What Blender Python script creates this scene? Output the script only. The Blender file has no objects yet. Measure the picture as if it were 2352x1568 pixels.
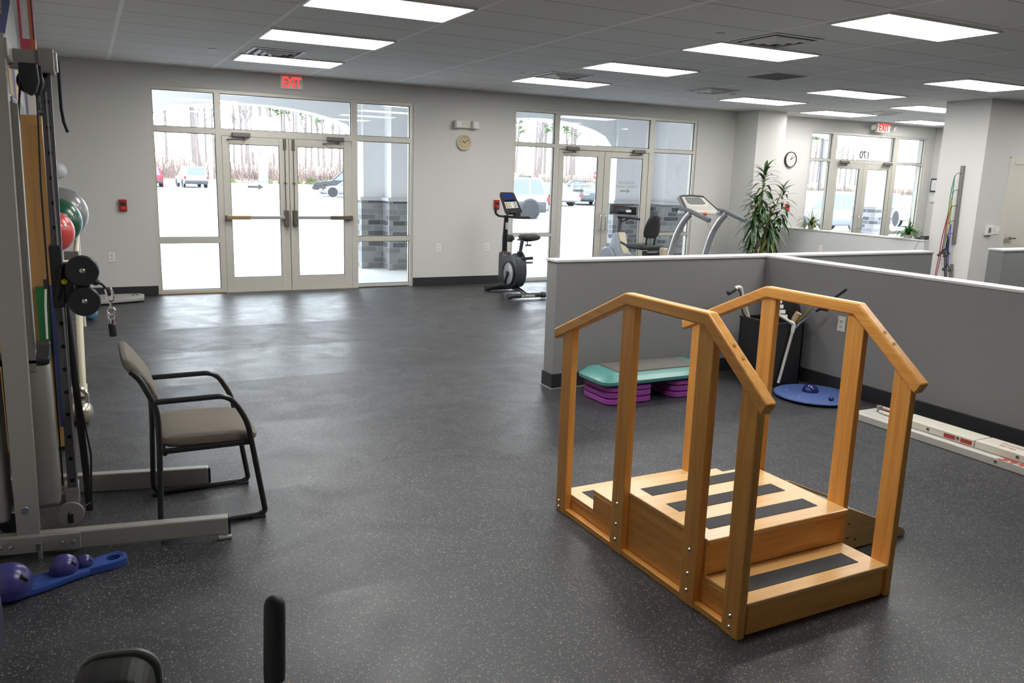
import bpy, bmesh, math, random
from mathutils import Vector, Matrix, Euler
C = bpy.context.scene.collection
PI = math.pi
R_ = math.radians
random.seed(7)
CEIL = 2.943      # ceiling height
WY = 1.343        # inner face of the storefront wall

# ------------------------------------------------------------------ materials
MATS = {}
def nn(nt, typ, **kw):
    n = nt.nodes.new(typ)
    for k, v in kw.items():
        if k in n.inputs: n.inputs[k].default_value = v
        else: setattr(n, k, v)
    return n
def mth(nt, op, a, b=None, c=None):
    n = nt.nodes.new('ShaderNodeMath'); n.operation = op
    for i, v in enumerate((a, b, c)):
        if v is None: continue
        if hasattr(v, 'links') or hasattr(v, 'is_linked'): nt.links.new(v, n.inputs[i])
        else: n.inputs[i].default_value = v
    return n.outputs[0]
def mixc(nt, f, a, b, blend='MIX'):
    n = nt.nodes.new('ShaderNodeMix'); n.data_type = 'RGBA'; n.blend_type = blend
    for s, v in ((0, f), (6, a), (7, b)):
        if hasattr(v, 'is_linked'): nt.links.new(v, n.inputs[s])
        else: n.inputs[s].default_value = v if s == 0 else (*v, 1)[:4]
    return n.outputs[2]
def pm(name, col, rough=.5, metal=0.0, spec=.5, nscale=30, namt=.06, bump=0.0, bscale=None, coat=0.0, emit=None, estr=0, stretch=(1, 1, 1)):
    """principled material whose colour wanders with a procedural noise"""
    if name in MATS: return MATS[name]
    m = bpy.data.materials.new(name); m.use_nodes = True; nt = m.node_tree
    b = nt.nodes['Principled BSDF']
    b.inputs['Roughness'].default_value = rough; b.inputs['Metallic'].default_value = metal
    b.inputs['Specular IOR Level'].default_value = spec; b.inputs['Coat Weight'].default_value = coat
    tc = nn(nt, 'ShaderNodeTexCoord'); mp = nn(nt, 'ShaderNodeMapping'); mp.inputs['Scale'].default_value = stretch
    nt.links.new(tc.outputs['Object'], mp.inputs[0])
    no = nn(nt, 'ShaderNodeTexNoise', Scale=nscale, Detail=4.0); nt.links.new(mp.outputs[0], no.inputs['Vector'])
    lo = tuple(max(0, c * (1 - namt)) for c in col); hi = tuple(min(1, c * (1 + namt)) for c in col)
    nt.links.new(mixc(nt, no.outputs['Fac'], lo, hi), b.inputs['Base Color'])
    if bump:
        n2 = nn(nt, 'ShaderNodeTexNoise', Scale=bscale or nscale * 4, Detail=3.0); nt.links.new(mp.outputs[0], n2.inputs['Vector'])
        bp = nn(nt, 'ShaderNodeBump', Strength=bump, Distance=.004)
        nt.links.new(n2.outputs['Fac'], bp.inputs['Height']); nt.links.new(bp.outputs[0], b.inputs['Normal'])
    if emit:
        b.inputs['Emission Color'].default_value = (*emit, 1); b.inputs['Emission Strength'].default_value = estr
    MATS[name] = m
    return m
def wood(name, dark, light, axis, rough=.34, coat=.25, sc=1.0):
    """straight grained wood, the grain running along one object axis"""
    if name in MATS: return MATS[name]
    m = bpy.data.materials.new(name); m.use_nodes = True; nt = m.node_tree; b = nt.nodes['Principled BSDF']
    tc = nn(nt, 'ShaderNodeTexCoord'); mp = nn(nt, 'ShaderNodeMapping')
    s = [26 * sc, 26 * sc, 26 * sc]; s['xyz'.index(axis)] = 1.1 * sc; mp.inputs['Scale'].default_value = s
    nt.links.new(tc.outputs['Object'], mp.inputs[0])
    n1 = nn(nt, 'ShaderNodeTexNoise', Scale=1.6, Detail=6.0, Distortion=.9); nt.links.new(mp.outputs[0], n1.inputs['Vector'])
    n2 = nn(nt, 'ShaderNodeTexNoise', Scale=9.0, Detail=3.0); nt.links.new(mp.outputs[0], n2.inputs['Vector'])
    n3 = nn(nt, 'ShaderNodeTexNoise', Scale=2.3, Detail=1.0); nt.links.new(tc.outputs['Object'], n3.inputs['Vector'])
    f = mth(nt, 'ADD', mth(nt, 'MULTIPLY', n1.outputs['Fac'], .7), mth(nt, 'MULTIPLY', n2.outputs['Fac'], .3))
    f = mth(nt, 'SMOOTH_MIN', mth(nt, 'MAXIMUM', mth(nt, 'MULTIPLY', mth(nt, 'SUBTRACT', f, .3), 2.4), 0.0), 1.0, .1)
    c = mixc(nt, f, dark, light)
    c = mixc(nt, mth(nt, 'MULTIPLY', n3.outputs['Fac'], .35), c, tuple(x * .72 for x in light))
    nt.links.new(c, b.inputs['Base Color'])
    b.inputs['Roughness'].default_value = rough; b.inputs['Coat Weight'].default_value = coat; b.inputs['Coat Roughness'].default_value = .2
    MATS[name] = m
    return m
def glow(name, col, st):
    m = bpy.data.materials.new(name); m.use_nodes = True; nt = m.node_tree; nt.nodes.clear()
    e = nn(nt, 'ShaderNodeEmission'); e.inputs[0].default_value = (*col, 1); e.inputs[1].default_value = st
    tc = nn(nt, 'ShaderNodeTexCoord'); no = nn(nt, 'ShaderNodeTexNoise', Scale=300.0); nt.links.new(tc.outputs['Object'], no.inputs['Vector'])
    nt.links.new(mth(nt, 'MULTIPLY', mth(nt, 'ADD', mth(nt, 'MULTIPLY', no.outputs['Fac'], .06), .97), st), e.inputs[1])
    o = nn(nt, 'ShaderNodeOutputMaterial'); nt.links.new(e.outputs[0], o.inputs[0]); MATS[name] = m
    return m
def glass_mat(name='window_glass', tint=(.97, .985, .98)):
    m = bpy.data.materials.new(name); m.use_nodes = True; nt = m.node_tree; nt.nodes.clear()
    t = nn(nt, 'ShaderNodeBsdfTransparent'); t.inputs[0].default_value = (*tint, 1)
    g = nn(nt, 'ShaderNodeBsdfGlossy', Roughness=.0)
    lw = nn(nt, 'ShaderNodeLayerWeight', Blend=.5)
    f = mth(nt, 'ADD', mth(nt, 'MULTIPLY', mth(nt, 'POWER', lw.outputs['Facing'], 5.0), .9), .04)
    mx = nn(nt, 'ShaderNodeMixShader'); nt.links.new(f, mx.inputs[0]); nt.links.new(t.outputs[0], mx.inputs[1]); nt.links.new(g.outputs[0], mx.inputs[2])
    o = nn(nt, 'ShaderNodeOutputMaterial'); nt.links.new(mx.outputs[0], o.inputs[0]); MATS[name] = m
    return m
def floor_mat():
    m = bpy.data.materials.new('speckled_rubber'); m.use_nodes = True; nt = m.node_tree; b = nt.nodes['Principled BSDF']
    ge = nn(nt, 'ShaderNodeNewGeometry'); P = ge.outputs['Position']
    sx = nn(nt, 'ShaderNodeSeparateXYZ'); nt.links.new(P, sx.inputs[0])
    base = mixc(nt, 0, (.0215, .0225, .0275), (0, 0, 0))
    # rolls of rubber 1.22 m wide, each a touch lighter or darker
    row = mth(nt, 'DIVIDE', mth(nt, 'ADD', sx.outputs['Y'], 25.6), 1.22)
    wn = nn(nt, 'ShaderNodeTexWhiteNoise', noise_dimensions='1D'); nt.links.new(mth(nt, 'FLOOR', row), wn.inputs['W'])
    lum = mth(nt, 'ADD', mth(nt, 'MULTIPLY', wn.outputs['Value'], .5), .75)
    big = nn(nt, 'ShaderNodeTexNoise', Scale=.9, Detail=5.0); nt.links.new(P, big.inputs['Vector'])
    lum = mth(nt, 'MULTIPLY', lum, mth(nt, 'ADD', mth(nt, 'MULTIPLY', big.outputs['Fac'], .5), .75))
    col = nn(nt, 'ShaderNodeVectorMath', operation='SCALE'); nt.links.new(base, col.inputs[0]); nt.links.new(lum, col.inputs['Scale'])
    out = col.outputs[0]
    for sc, th, c, dmax in ((110, .86, (.20, .175, .13), .36), (170, .80, (.13, .13, .135), .42), (80, .955, (.26, .22, .11), .26)):
        vo = nn(nt, 'ShaderNodeTexVoronoi', Scale=float(sc)); nt.links.new(P, vo.inputs['Vector'])
        sp = nn(nt, 'ShaderNodeSeparateColor'); nt.links.new(vo.outputs['Color'], sp.inputs[0])
        f = mth(nt, 'MULTIPLY', mth(nt, 'GREATER_THAN', sp.outputs[0], th), mth(nt, 'LESS_THAN', vo.outputs['Distance'], dmax))
        out = mixc(nt, f, out, c)
    fr = mth(nt, 'FRACT', row)
    seam = mth(nt, 'LESS_THAN', fr, .0035)
    cx = mth(nt, 'FRACT', mth(nt, 'ADD', mth(nt, 'MULTIPLY', mth(nt, 'FLOOR', row), .37), mth(nt, 'DIVIDE', sx.outputs['X'], 7.6)))
    seam = mth(nt, 'MAXIMUM', seam, mth(nt, 'LESS_THAN', cx, .0006))
    out = mixc(nt, mth(nt, 'MULTIPLY', seam, .75), out, (.006, .006, .007))
    nt.links.new(out, b.inputs['Base Color'])
    sm = nn(nt, 'ShaderNodeTexNoise', Scale=2.4, Detail=6.0, Distortion=1.5); nt.links.new(P, sm.inputs['Vector'])
    nt.links.new(mth(nt, 'ADD', mth(nt, 'ADD', mth(nt, 'MULTIPLY', sm.outputs['Fac'], .30), .25), mth(nt, 'MULTIPLY', wn.outputs['Value'], .10)), b.inputs['Roughness'])
    b.inputs['Specular IOR Level'].default_value = .5
    fi = nn(nt, 'ShaderNodeTexNoise', Scale=260.0, Detail=2.0); nt.links.new(P, fi.inputs['Vector'])
    bp = nn(nt, 'ShaderNodeBump', Strength=.18, Distance=.002); nt.links.new(fi.outputs['Fac'], bp.inputs['Height']); nt.links.new(bp.outputs[0], b.inputs['Normal'])
    return m
def ceiling_mat():
    m = bpy.data.materials.new('ceiling_tiles'); m.use_nodes = True; nt = m.node_tree; b = nt.nodes['Principled BSDF']
    ge = nn(nt, 'ShaderNodeNewGeometry'); P = ge.outputs['Position']
    sx = nn(nt, 'ShaderNodeSeparateXYZ'); nt.links.new(P, sx.inputs[0])
    no = nn(nt, 'ShaderNodeTexNoise', Scale=85.0, Detail=3.0); nt.links.new(P, no.inputs['Vector'])
    out = mixc(nt, no.outputs['Fac'], (.68, .675, .67), (.82, .815, .81))
    fy = mth(nt, 'FRACT', mth(nt, 'DIVIDE', mth(nt, 'ADD', sx.outputs['Y'], 24.3), .606))
    fx = mth(nt, 'FRACT', mth(nt, 'DIVIDE', mth(nt, 'ADD', sx.outputs['X'], 24.33), 1.215))
    out = mixc(nt, mth(nt, 'LESS_THAN', fy, .024), out, (.38, .375, .37))
    out = mixc(nt, mth(nt, 'LESS_THAN', fx, .027), out, (.93, .93, .92))
    nt.links.new(out, b.inputs['Base Color']); b.inputs['Roughness'].default_value = .9; b.inputs['Specular IOR Level'].default_value = .2
    return m
def stone_mat():
    m = bpy.data.materials.new('ledge_stone'); m.use_nodes = True; nt = m.node_tree; b = nt.nodes['Principled BSDF']
    ge = nn(nt, 'ShaderNodeNewGeometry'); sx = nn(nt, 'ShaderNodeSeparateXYZ'); nt.links.new(ge.outputs['Position'], sx.inputs[0])
    cb = nn(nt, 'ShaderNodeCombineXYZ'); nt.links.new(mth(nt, 'ADD', sx.outputs['X'], mth(nt, 'MULTIPLY', sx.outputs['Y'], .93)), cb.inputs[0]); nt.links.new(sx.outputs['Z'], cb.inputs[1])
    br = nn(nt, 'ShaderNodeTexBrick', Scale=1.0, offset=.37, squash=1.6, squash_frequency=3)
    br.inputs['Brick Width'].default_value = .24; br.inputs['Row Height'].default_value = .095; br.inputs['Mortar Size'].default_value = .009; br.inputs['Bias'].default_value = 0
    br.inputs['Color1'].default_value = (.075, .08, .10, 1); br.inputs['Color2'].default_value = (.42, .41, .41, 1); br.inputs['Mortar'].default_value = (.36, .36, .36, 1)
    nt.links.new(cb.outputs[0], br.inputs['Vector'])
    no = nn(nt, 'ShaderNodeTexNoise', Scale=9.0, Detail=5.0); nt.links.new(ge.outputs['Position'], no.inputs['Vector'])
    c = mixc(nt, .6, br.outputs['Color'], mixc(nt, no.outputs['Fac'], (.35, .35, .38), (1, 1, 1)), 'MULTIPLY')
    nt.links.new(c, b.inputs['Base Color']); b.inputs['Roughness'].default_value = .85
    bp = nn(nt, 'ShaderNodeBump', Strength=.6, Distance=.02); nt.links.new(br.outputs['Fac'], bp.inputs['Height']); bp.invert = True; nt.links.new(bp.outputs[0], b.inputs['Normal'])
    return m

# ------------------------------------------------------------------ mesh builder
class MB:
    def __init__(s): s.b = bmesh.new()
    def _m(s, t, M=None):
        if M is not None: bmesh.ops.transform(t, matrix=M, verts=t.verts)
        me = bpy.data.meshes.new('t'); t.to_mesh(me); t.free(); s.b.from_mesh(me); bpy.data.meshes.remove(me); return s
    def box(s, x0, x1, y0, y1, z0, z1, bev=0.0, seg=2, M=None):
        t = bmesh.new(); bmesh.ops.create_cube(t, size=1)
        bmesh.ops.transform(t, matrix=Matrix.Translation(((x0+x1)/2, (y0+y1)/2, (z0+z1)/2)) @ Matrix.Diagonal((abs(x1-x0), abs(y1-y0), abs(z1-z0), 1)), verts=t.verts)
        if bev: bmesh.ops.bevel(t, geom=t.edges[:], offset=bev, segments=seg, affect='EDGES', profile=.5)
        return s._m(t, M)
    def prism(s, pts, axis, a0, a1, bev=0.0, seg=2, M=None, taper=None):
        """polygon pts in the two other axes (order x,y / x,z / y,z), extruded along axis"""
        t = bmesh.new()
        def v3(p, a):
            return {'x': (a, p[0], p[1]), 'y': (p[0], a, p[1]), 'z': (p[0], p[1], a)}[axis]
        A = [t.verts.new(v3(p, a0)) for p in pts]; B = [t.verts.new(v3(p, a1)) for p in (taper or pts)]
        t.faces.new(A); t.faces.new(B[::-1])
        for i in range(len(pts)):
            j = (i+1) % len(pts); t.faces.new((A[j], A[i], B[i], B[j]))
        bmesh.ops.recalc_face_normals(t, faces=t.faces[:])
        if bev: bmesh.ops.bevel(t, geom=t.edges[:], offset=bev, segments=seg, affect='EDGES', profile=.5)
        return s._m(t, M)
    def tube(s, pts, r, n=10, closed=False, cap=True, flat=None):
        """sweep a circle (or an ellipse flat=(ra,rb,up)) along pts; r may be a list"""
        pts = [Vector(p) for p in pts]; t = bmesh.new(); rings = []; N = len(pts)
        rs = r if isinstance(r, (list, tuple)) else [r]*N
        up = None
        for i, p in enumerate(pts):
            if closed: d = pts[(i+1) % N] - pts[i-1]
            else: d = pts[min(i+1, N-1)] - pts[max(i-1, 0)]
            if d.length < 1e-9: d = Vector((0, 0, 1))
            d.normalize()
            if flat: a = Vector(flat[2]); a = (a - d*a.dot(d)).normalized()
            elif up is None:
                a = Vector((0, 0, 1)) if abs(d.z) < .9 else Vector((1, 0, 0)); a = (a - d*a.dot(d)).normalized()
            else: a = (up - d*up.dot(d)); a = a.normalized() if a.length > 1e-6 else d.orthogonal().normalized()
            up = a; b = d.cross(a)
            ra, rb = (flat[0], flat[1]) if flat else (rs[i], rs[i])
            rings.append([t.verts.new(p + a*math.cos(2*PI*k/n)*ra + b*math.sin(2*PI*k/n)*rb) for k in range(n)])
        for i in range(N if closed else N-1):
            A, B = rings[i], rings[(i+1) % N]
            for k in range(n): t.faces.new((A[k], A[(k+1) % n], B[(k+1) % n], B[k]))
        if cap and not closed:
            t.faces.new(rings[0][::-1]); t.faces.new(rings[-1])
        bmesh.ops.recalc_face_normals(t, faces=t.faces[:])
        return s._m(t)
    def cyl(s, p0, p1, r, n=20, r2=None):
        return s.tube([p0, p1], [r, r if r2 is None else r2], n)
    def lathe(s, prof, c=(0, 0, 0), axis=(0, 0, 1), n=28):
        """profile [(radius, height)] spun about axis through c"""
        q = Vector((0, 0, 1)).rotation_difference(Vector(axis).normalized()).to_matrix().to_4x4()
        t = bmesh.new(); rings = []
        for (r, h) in prof:
            if r < 1e-6: rings.append([t.verts.new((0, 0, h))])
            else: rings.append([t.verts.new((r*math.cos(2*PI*k/n), r*math.sin(2*PI*k/n), h)) for k in range(n)])
        for A, B in zip(rings, rings[1:]):
            for k in range(n):
                k2 = (k+1) % n
                if len(A) == 1 and len(B) == 1: continue
                if len(A) == 1: t.faces.new((A[0], B[k2], B[k]))
                elif len(B) == 1: t.faces.new((A[k], A[k2], B[0]))
                else: t.faces.new((A[k], A[k2], B[k2], B[k]))
        if len(rings[0]) > 1: t.faces.new(rings[0][::-1])
        if len(rings[-1]) > 1: t.faces.new(rings[-1])
        bmesh.ops.recalc_face_normals(t, faces=t.faces[:])
        return s._m(t, Matrix.Translation(c) @ q)
    def ball(s, c, r, sc=(1, 1, 1), n=24, M=None):
        t = bmesh.new(); bmesh.ops.create_uvsphere(t, u_segments=n, v_segments=n//2, radius=r)
        return s._m(t, (M or Matrix.Identity(4)) @ Matrix.Translation(c) @ Matrix.Diagonal((*sc, 1)))
    def torus(s, c, R, r, axis=(0, 0, 1), n=32, m=10):
        q = Vector((0, 0, 1)).rotation_difference(Vector(axis).normalized())
        return s.tube([Vector(c) + q @ Vector((R*math.cos(2*PI*k/n), R*math.sin(2*PI*k/n), 0)) for k in range(n)], r, m, closed=True)
    def loft(s, rings, cap=True):
        t = bmesh.new(); V = [[t.verts.new(p) for p in r] for r in rings]; n = len(V[0])
        for A, B in zip(V, V[1:]):
            for k in range(n): t.faces.new((A[k], A[(k+1) % n], B[(k+1) % n], B[k]))
        if cap: t.faces.new(V[0][::-1]); t.faces.new(V[-1])
        bmesh.ops.recalc_face_normals(t, faces=t.faces[:])
        return s._m(t)
    def strip(s, L, Rr):
        t = bmesh.new(); a = [t.verts.new(p) for p in L]; b = [t.verts.new(p) for p in Rr]
        for i in range(len(a)-1): t.faces.new((a[i], a[i+1], b[i+1], b[i]))
        return s._m(t)

def chain(o):
    M = o.matrix_basis.copy()
    while o.parent: o = o.parent; M = o.matrix_basis @ M
    return M
def put(mb, name, mat, parent=None, smooth=False, label=None, cat=None, group=None, kind=None, sub=0, at=None):
    """link what mb holds as ONE mesh object; coordinates are world ones, whatever the parent"""
    me = bpy.data.meshes.new(name); b = mb.b
    o = bpy.data.objects.new(name, me); C.objects.link(o)
    if parent:
        o.parent = parent; M = chain(parent)
        bmesh.ops.transform(b, matrix=M.inverted(), verts=b.verts)
    elif at is not None:
        o.location = at; bmesh.ops.transform(b, matrix=Matrix.Translation(-Vector(at)), verts=b.verts)
    b.to_mesh(me); b.free()
    if mat: me.materials.append(mat)
    if smooth:
        me.polygons.foreach_set('use_smooth', [True]*len(me.polygons))
        try: me.set_sharp_from_angle(angle=R_(40))
        except Exception: pass
    if sub:
        md = o.modifiers.new('sub', 'SUBSURF'); md.levels = sub; md.render_levels = sub
    for k, v in (('label', label), ('category', cat), ('group', group), ('kind', kind)):
        if v: o[k] = v
    return o
def thing(name, label, cat, loc=(0, 0, 0), rz=0.0, group=None, kind=None):
    o = bpy.data.objects.new(name, None); C.objects.link(o); o.location = loc; o.rotation_euler = (0, 0, rz)
    if label: o['label'] = label
    if cat: o['category'] = cat
    if group: o['group'] = group
    if kind: o['kind'] = kind
    return o
def dup(root, loc, rz=None, label=None, group=None, scale=None):
    def cp(o, par):
        c = o.copy(); C.objects.link(c)
        if par is not None: c.parent = par
        for ch in kids.get(o.name, []): cp(ch, c)
        return c
    kids = {}
    for o in C.objects:
        if o.parent: kids.setdefault(o.parent.name, []).append(o)
    r = cp(root, None); r.location = loc
    if rz is not None: r.rotation_euler = (0, 0, rz)
    if scale: r.scale = (scale,)*3
    if label: r['label'] = label
    if group: r['group'] = group
    return r
def text(body, size, o, xd, yd, mat, name, parent=None, depth=.001, align='CENTER', **kw):
    """raised lettering: baseline start/centre at o, reading along xd, tops along yd"""
    cu = bpy.data.curves.new('txt', 'FONT'); cu.body = body; cu.size = size; cu.align_x = align; cu.extrude = depth
    cu.shear = kw.pop('shear', 0.0); cu.space_line = kw.pop('line', 1.0); cu.offset = kw.pop('bold', 0.0)
    ob = bpy.data.objects.new('txt', cu); C.objects.link(ob); bpy.context.view_layer.update()
    me = bpy.data.meshes.new_from_object(ob.evaluated_get(bpy.context.evaluated_depsgraph_get()))
    bpy.data.objects.remove(ob); bpy.data.curves.remove(cu)
    x = Vector(xd).normalized(); y = Vector(yd).normalized(); z = x.cross(y)
    M = Matrix((( x.x, y.x, z.x, o[0]), (x.y, y.y, z.y, o[1]), (x.z, y.z, z.z, o[2]), (0, 0, 0, 1)))
    M = M @ Matrix.Diagonal((kw.pop('xs', 1.0), 1, 1, 1))
    if kw.pop('mirror', False): M = M @ Matrix.Diagonal((-1, 1, 1, 1))
    mb = MB(); mb.b.from_mesh(me); bpy.data.meshes.remove(me)
    bmesh.ops.transform(mb.b, matrix=M, verts=mb.b.verts)
    bmesh.ops.recalc_face_normals(mb.b, faces=mb.b.faces[:])
    return put(mb, name, mat, parent, **kw)
def arc(c, r, a0, a1, n, plane='xz', k=0.0):
    out = []
    for i in range(n+1):
        a = R_(a0 + (a1-a0)*i/n); u, v = r*math.cos(a), r*math.sin(a)
        out.append({'xz': (c[0]+u, k, c[1]+v), 'yz': (k, c[0]+u, c[1]+v), 'xy': (c[0]+u, c[1]+v, k)}[plane])
    return out
def rnd(pts, r, n=5):
    """round the inner corners of a polyline"""
    pts = [Vector(p) for p in pts]; out = [pts[0]]
    for i in range(1, len(pts)-1):
        a, p, b = pts[i-1], pts[i], pts[i+1]
        rr = min(r, (a-p).length*.48, (b-p).length*.48)
        u = p + (a-p).normalized()*rr; v = p + (b-p).normalized()*rr
        for k in range(n+1):
            t = k/n; out.append(u*(1-t)**2 + p*2*t*(1-t) + v*t*t)
    out.append(pts[-1]); return out

# shared materials
GLASS = glass_mat()
ALU = pm('brushed_aluminium', (.60, .58, .52), .42, .25, nscale=18, namt=.04)
ALU_D = pm('dark_gasket', (.05, .05, .05), .6)  # dark gasket round the panes
PAINT = pm('wall_paint', (.60, .595, .575), .75, nscale=60, namt=.015, bump=.05, bscale=300)
PAINT_D = pm('grey_half_wall_paint', (.235, .232, .232), .62, nscale=60, namt=.02, bump=.05, bscale=300)
PAINT_W = pm('cap_paint', (.62, .615, .60), .6, nscale=60, namt=.02)
BASE = pm('black_vinyl_base', (.022, .022, .024), .45, namt=.1)
BLACK = pm('black_plastic', (.023, .023, .025), .38, namt=.12, nscale=60)
BLACKM = pm('black_rubber', (.025, .025, .026), .6, namt=.15, nscale=80, bump=.15)
BLACKP = pm('black_powder_coat', (.022, .022, .024), .3, .2, namt=.1, coat=.3)
CHROME = pm('chrome', (.75, .75, .74), .12, 1.0, namt=.03)
STEEL = pm('steel_bolt', (.55, .55, .54), .3, 1.0, namt=.05)
WHITE = pm('white_plastic', (.76, .75, .71), .4, namt=.03)
IVORY = pm('ivory_plastic', (.70, .66, .55), .4, namt=.03)
RED = pm('red_plastic', (.42, .02, .02), .35, namt=.05)
# ------------------------------------------------------------------ the room shell
def struct(name, mb, mat, **kw): return put(mb, name, mat, kind='structure', **kw)
FLOORM = floor_mat(); CEILM = ceiling_mat()
struct('floor', MB().box(-2.35, 15.6, -12.2, WY+.2, -.12, 0), FLOORM)
struct('ceiling', MB().box(-2.35, 15.6, -12.2, WY+.2, CEIL, CEIL+.12), CEILM)
OPEN = [(-.80, 2.775, 2.69), (4.43, 8.08, 2.735), (10.83, 14.20, 2.72)]
w = MB(); x = -2.35
for a, b, z in OPEN:
    w.box(x, a, WY, WY+.2, 0, CEIL); w.box(a, b, WY, WY+.2, z, CEIL); x = b
w.box(x, 15.6, WY, WY+.2, 0, CEIL)
struct('wall_back', w, PAINT)
struct('wall_left', MB().box(-2.35, -2.15, -12.2, -4.6, 0, CEIL).box(-2.35, -1.98, -4.6, -2.65, 0, CEIL).box(-2.35, -2.08, -2.65, WY, 0, CEIL), PAINT)
struct('wall_right', MB().box(14.45, 15.6, -2.9, WY, 0, CEIL).box(15.4, 15.6, -12.2, -2.9, 0, CEIL), PAINT)
struct('wall_rear', MB().box(-2.35, 15.6, -12.4, -12.2, 0, CEIL), PAINT)
# column box on the window wall and the block of wall right of the opening
struct('wall_column', MB().box(8.93, 9.60, .78, WY, 0, CEIL), PAINT)
struct('wall_block', MB().box(9.66, 10.27, -2.945, -2.26, 0, CEIL).box(11.35, 15.4, -2.945, -2.80, 0, CEIL).box(10.27, 11.35, -2.945, -2.80, 2.16, CEIL), PAINT)
# waist-high partitions
HW = 1.055
hw = MB().box(1.715, 6.27, -4.77, -4.62, 0, HW-.02).box(3.94, 4.09, -9.4, -4.62, 0, HW-.02)
hwo = struct('wall_partition', hw, PAINT_D)
cap = MB().box(1.705, 6.28, -4.78, -4.61, HW-.02, HW, .003).box(3.93, 4.10, -9.4, -4.61, HW-.02, HW+.0005, .003)
put(cap, 'wall_cap', PAINT_W, hwo)
hw2 = struct('wall_stub', MB().box(7.47, 13.0, -4.77, -4.60, 0, HW-.02), PAINT_D)
put(MB().box(7.46, 13.01, -4.78, -4.59, HW-.02, HW, .003), 'wall_cap', PAINT_W, hw2)
hw3 = struct('wall_reception', MB().box(9.56, 9.72, -2.26, .78, 0, .915), pm('window_lit_half_wall', (.56, .56, .555), .7, namt=.02))  # paler base colour stands in for window light on this wall
put(MB().box(9.55, 9.73, -2.26, .78, .915, .935, .003), 'wall_cap', PAINT_W, hw3)
# base mouldings
bb = MB()
for a, b in ((-2.068, -.80), (2.775, 4.43), (8.08, 8.93)): bb.box(a, b, WY-.012, WY, 0, .125, .004)
bb.box(8.918, 8.93, .768, WY, 0, .125, .004).box(8.918, 9.56, .768, .78, 0, .125, .004)
struct('baseboard_back', bb, BASE)
struct('baseboard_left', MB().box(-1.98, -1.968, -4.6, -2.65, 0, .125, .004).box(-2.08, -2.068, -2.65, WY, 0, .125, .004), BASE)
bb = MB().box(1.703, 1.715, -4.782, -4.608, 0, .125, .004).box(1.715, 3.94, -4.782, -4.77, 0, .125, .004).box(3.928, 3.94, -9.4, -4.77, 0, .125, .004)
struct('baseboard_partition', bb, BASE)
struct('trim_1', MB().box(1.697, 1.703, -4.788, -4.60, 0, .006).box(1.697, 2.4, -4.788, -4.782, 0, .006), pm('floor_edge_strip', (.5, .5, .48), .4, .4))
struct('baseboard_right', MB().box(9.648, 9.66, -2.957, -2.26, 0, .125, .004), BASE)
WOODTR = pm('threshold_wood', (.30, .16, .06), .5)
struct('trim_2', MB().box(-.79, .06, WY-.03, WY+.02, 0, .012, .003), WOODTR)

# ------------------------------------------------------------------ storefronts
FY0, FY1 = WY+.015, WY+.125        # frame depth
GY = WY+.06
def pane(x0, x1, z0, z1, parent, y=GY): return put(MB().box(x0, x1, y, y+.006, z0, z1), 'pane', GLASS, parent)
LETTER = pm('grey_vinyl_lettering', (.34, .36, .38), .6)
LETTERK = pm('black_vinyl_lettering', (.012, .012, .012), .5)
def storefront(n, x0, m1a, m1b, m2a, m2b, x1, zt, r1, r2, r3, r4):
    f = MB(); e = .045
    f.box(x0, x0+e, FY0, FY1, 0, zt).box(x1-e, x1, FY0, FY1, 0, zt)
    for p, q in ((x0+e, m1a), (m1b, m2a), (m2b, x1-e)): f.box(p, q, FY0, FY1, zt-.045, zt)
    f.box(m1a, m1b, FY0, FY1, 0, zt).box(m2a, m2b, FY0, FY1, 0, zt)
    f.box(x0+e, m1a, FY0, FY1, r2, r1).box(m2b, x1-e, FY0, FY1, r2, r1).box(m1b, m2a, FY0, FY1, r2-.015, r1)
    f.box(x0+e, m1a, FY0, FY1, r4, r3).box(m2b, x1-e, FY0, FY1, r4, r3)
    f.box(m1b, m2a, FY0-.01, FY1, 0, .0115).box(m1b, m2a, WY+.068, WY+.085, r2-.10, r2-.016).box((m1b+m2a)/2-.02, (m1b+m2a)/2+.02, WY+.067, WY+.08, .012, r2-.11)
    f.box(x0+e, m1a, FY0, FY1, .012, .05).box(m2b, x1-e, FY0, FY1, .012, .05)
    W = struct('window_%d' % n, f, ALU)
    g = MB()
    for (a, b, c, d) in ((x0+e, m1a, .05, r4), (x0+e, m1a, r3, r2), (x0+e, m1a, r1, zt-.045), (m1b, m2a, r1, zt-.045), (m2b, x1-e, .05, r4), (m2b, x1-e, r3, r2), (m2b, x1-e, r1, zt-.045)):
        p = pane(a, b, c, d, W)
        g.box(a, a+.008, GY-.012, GY, c, d).box(b-.008, b, GY-.012, GY, c, d).box(a, b, GY-.012, GY, c, c+.008).box(a, b, GY-.012, GY, d-.008, d)
        if n == 3 and a == m1b: text('170', .20, ((12.43), GY-.0005, 2.245), (1, 0, 0), (0, 0, 1), LETTERK, 'address_number', p, .001, mirror=True, bold=.002)
    put(g, 'gasket', ALU_D, W)
    return W
storefront(1, -.80, 0.0, .072, 1.845, 1.93, 2.775, 2.69, 2.19, 2.12, .755, .685)
storefront(2, 4.43, 5.20, 5.28, 7.075, 7.165, 8.08, 2.735, 2.215, 2.16, .785, .735)
storefront(3, 10.83, 11.45, 11.57, 13.235, 13.36, 14.20, 2.72, 2.20, 2.15, .78, .73)
BRASS = pm('worn_brass', (.42, .33, .17), .35, .8, namt=.1)
BRONZE = pm('dark_bronze', (.16, .14, .11), .4, .7, namt=.1)
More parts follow.
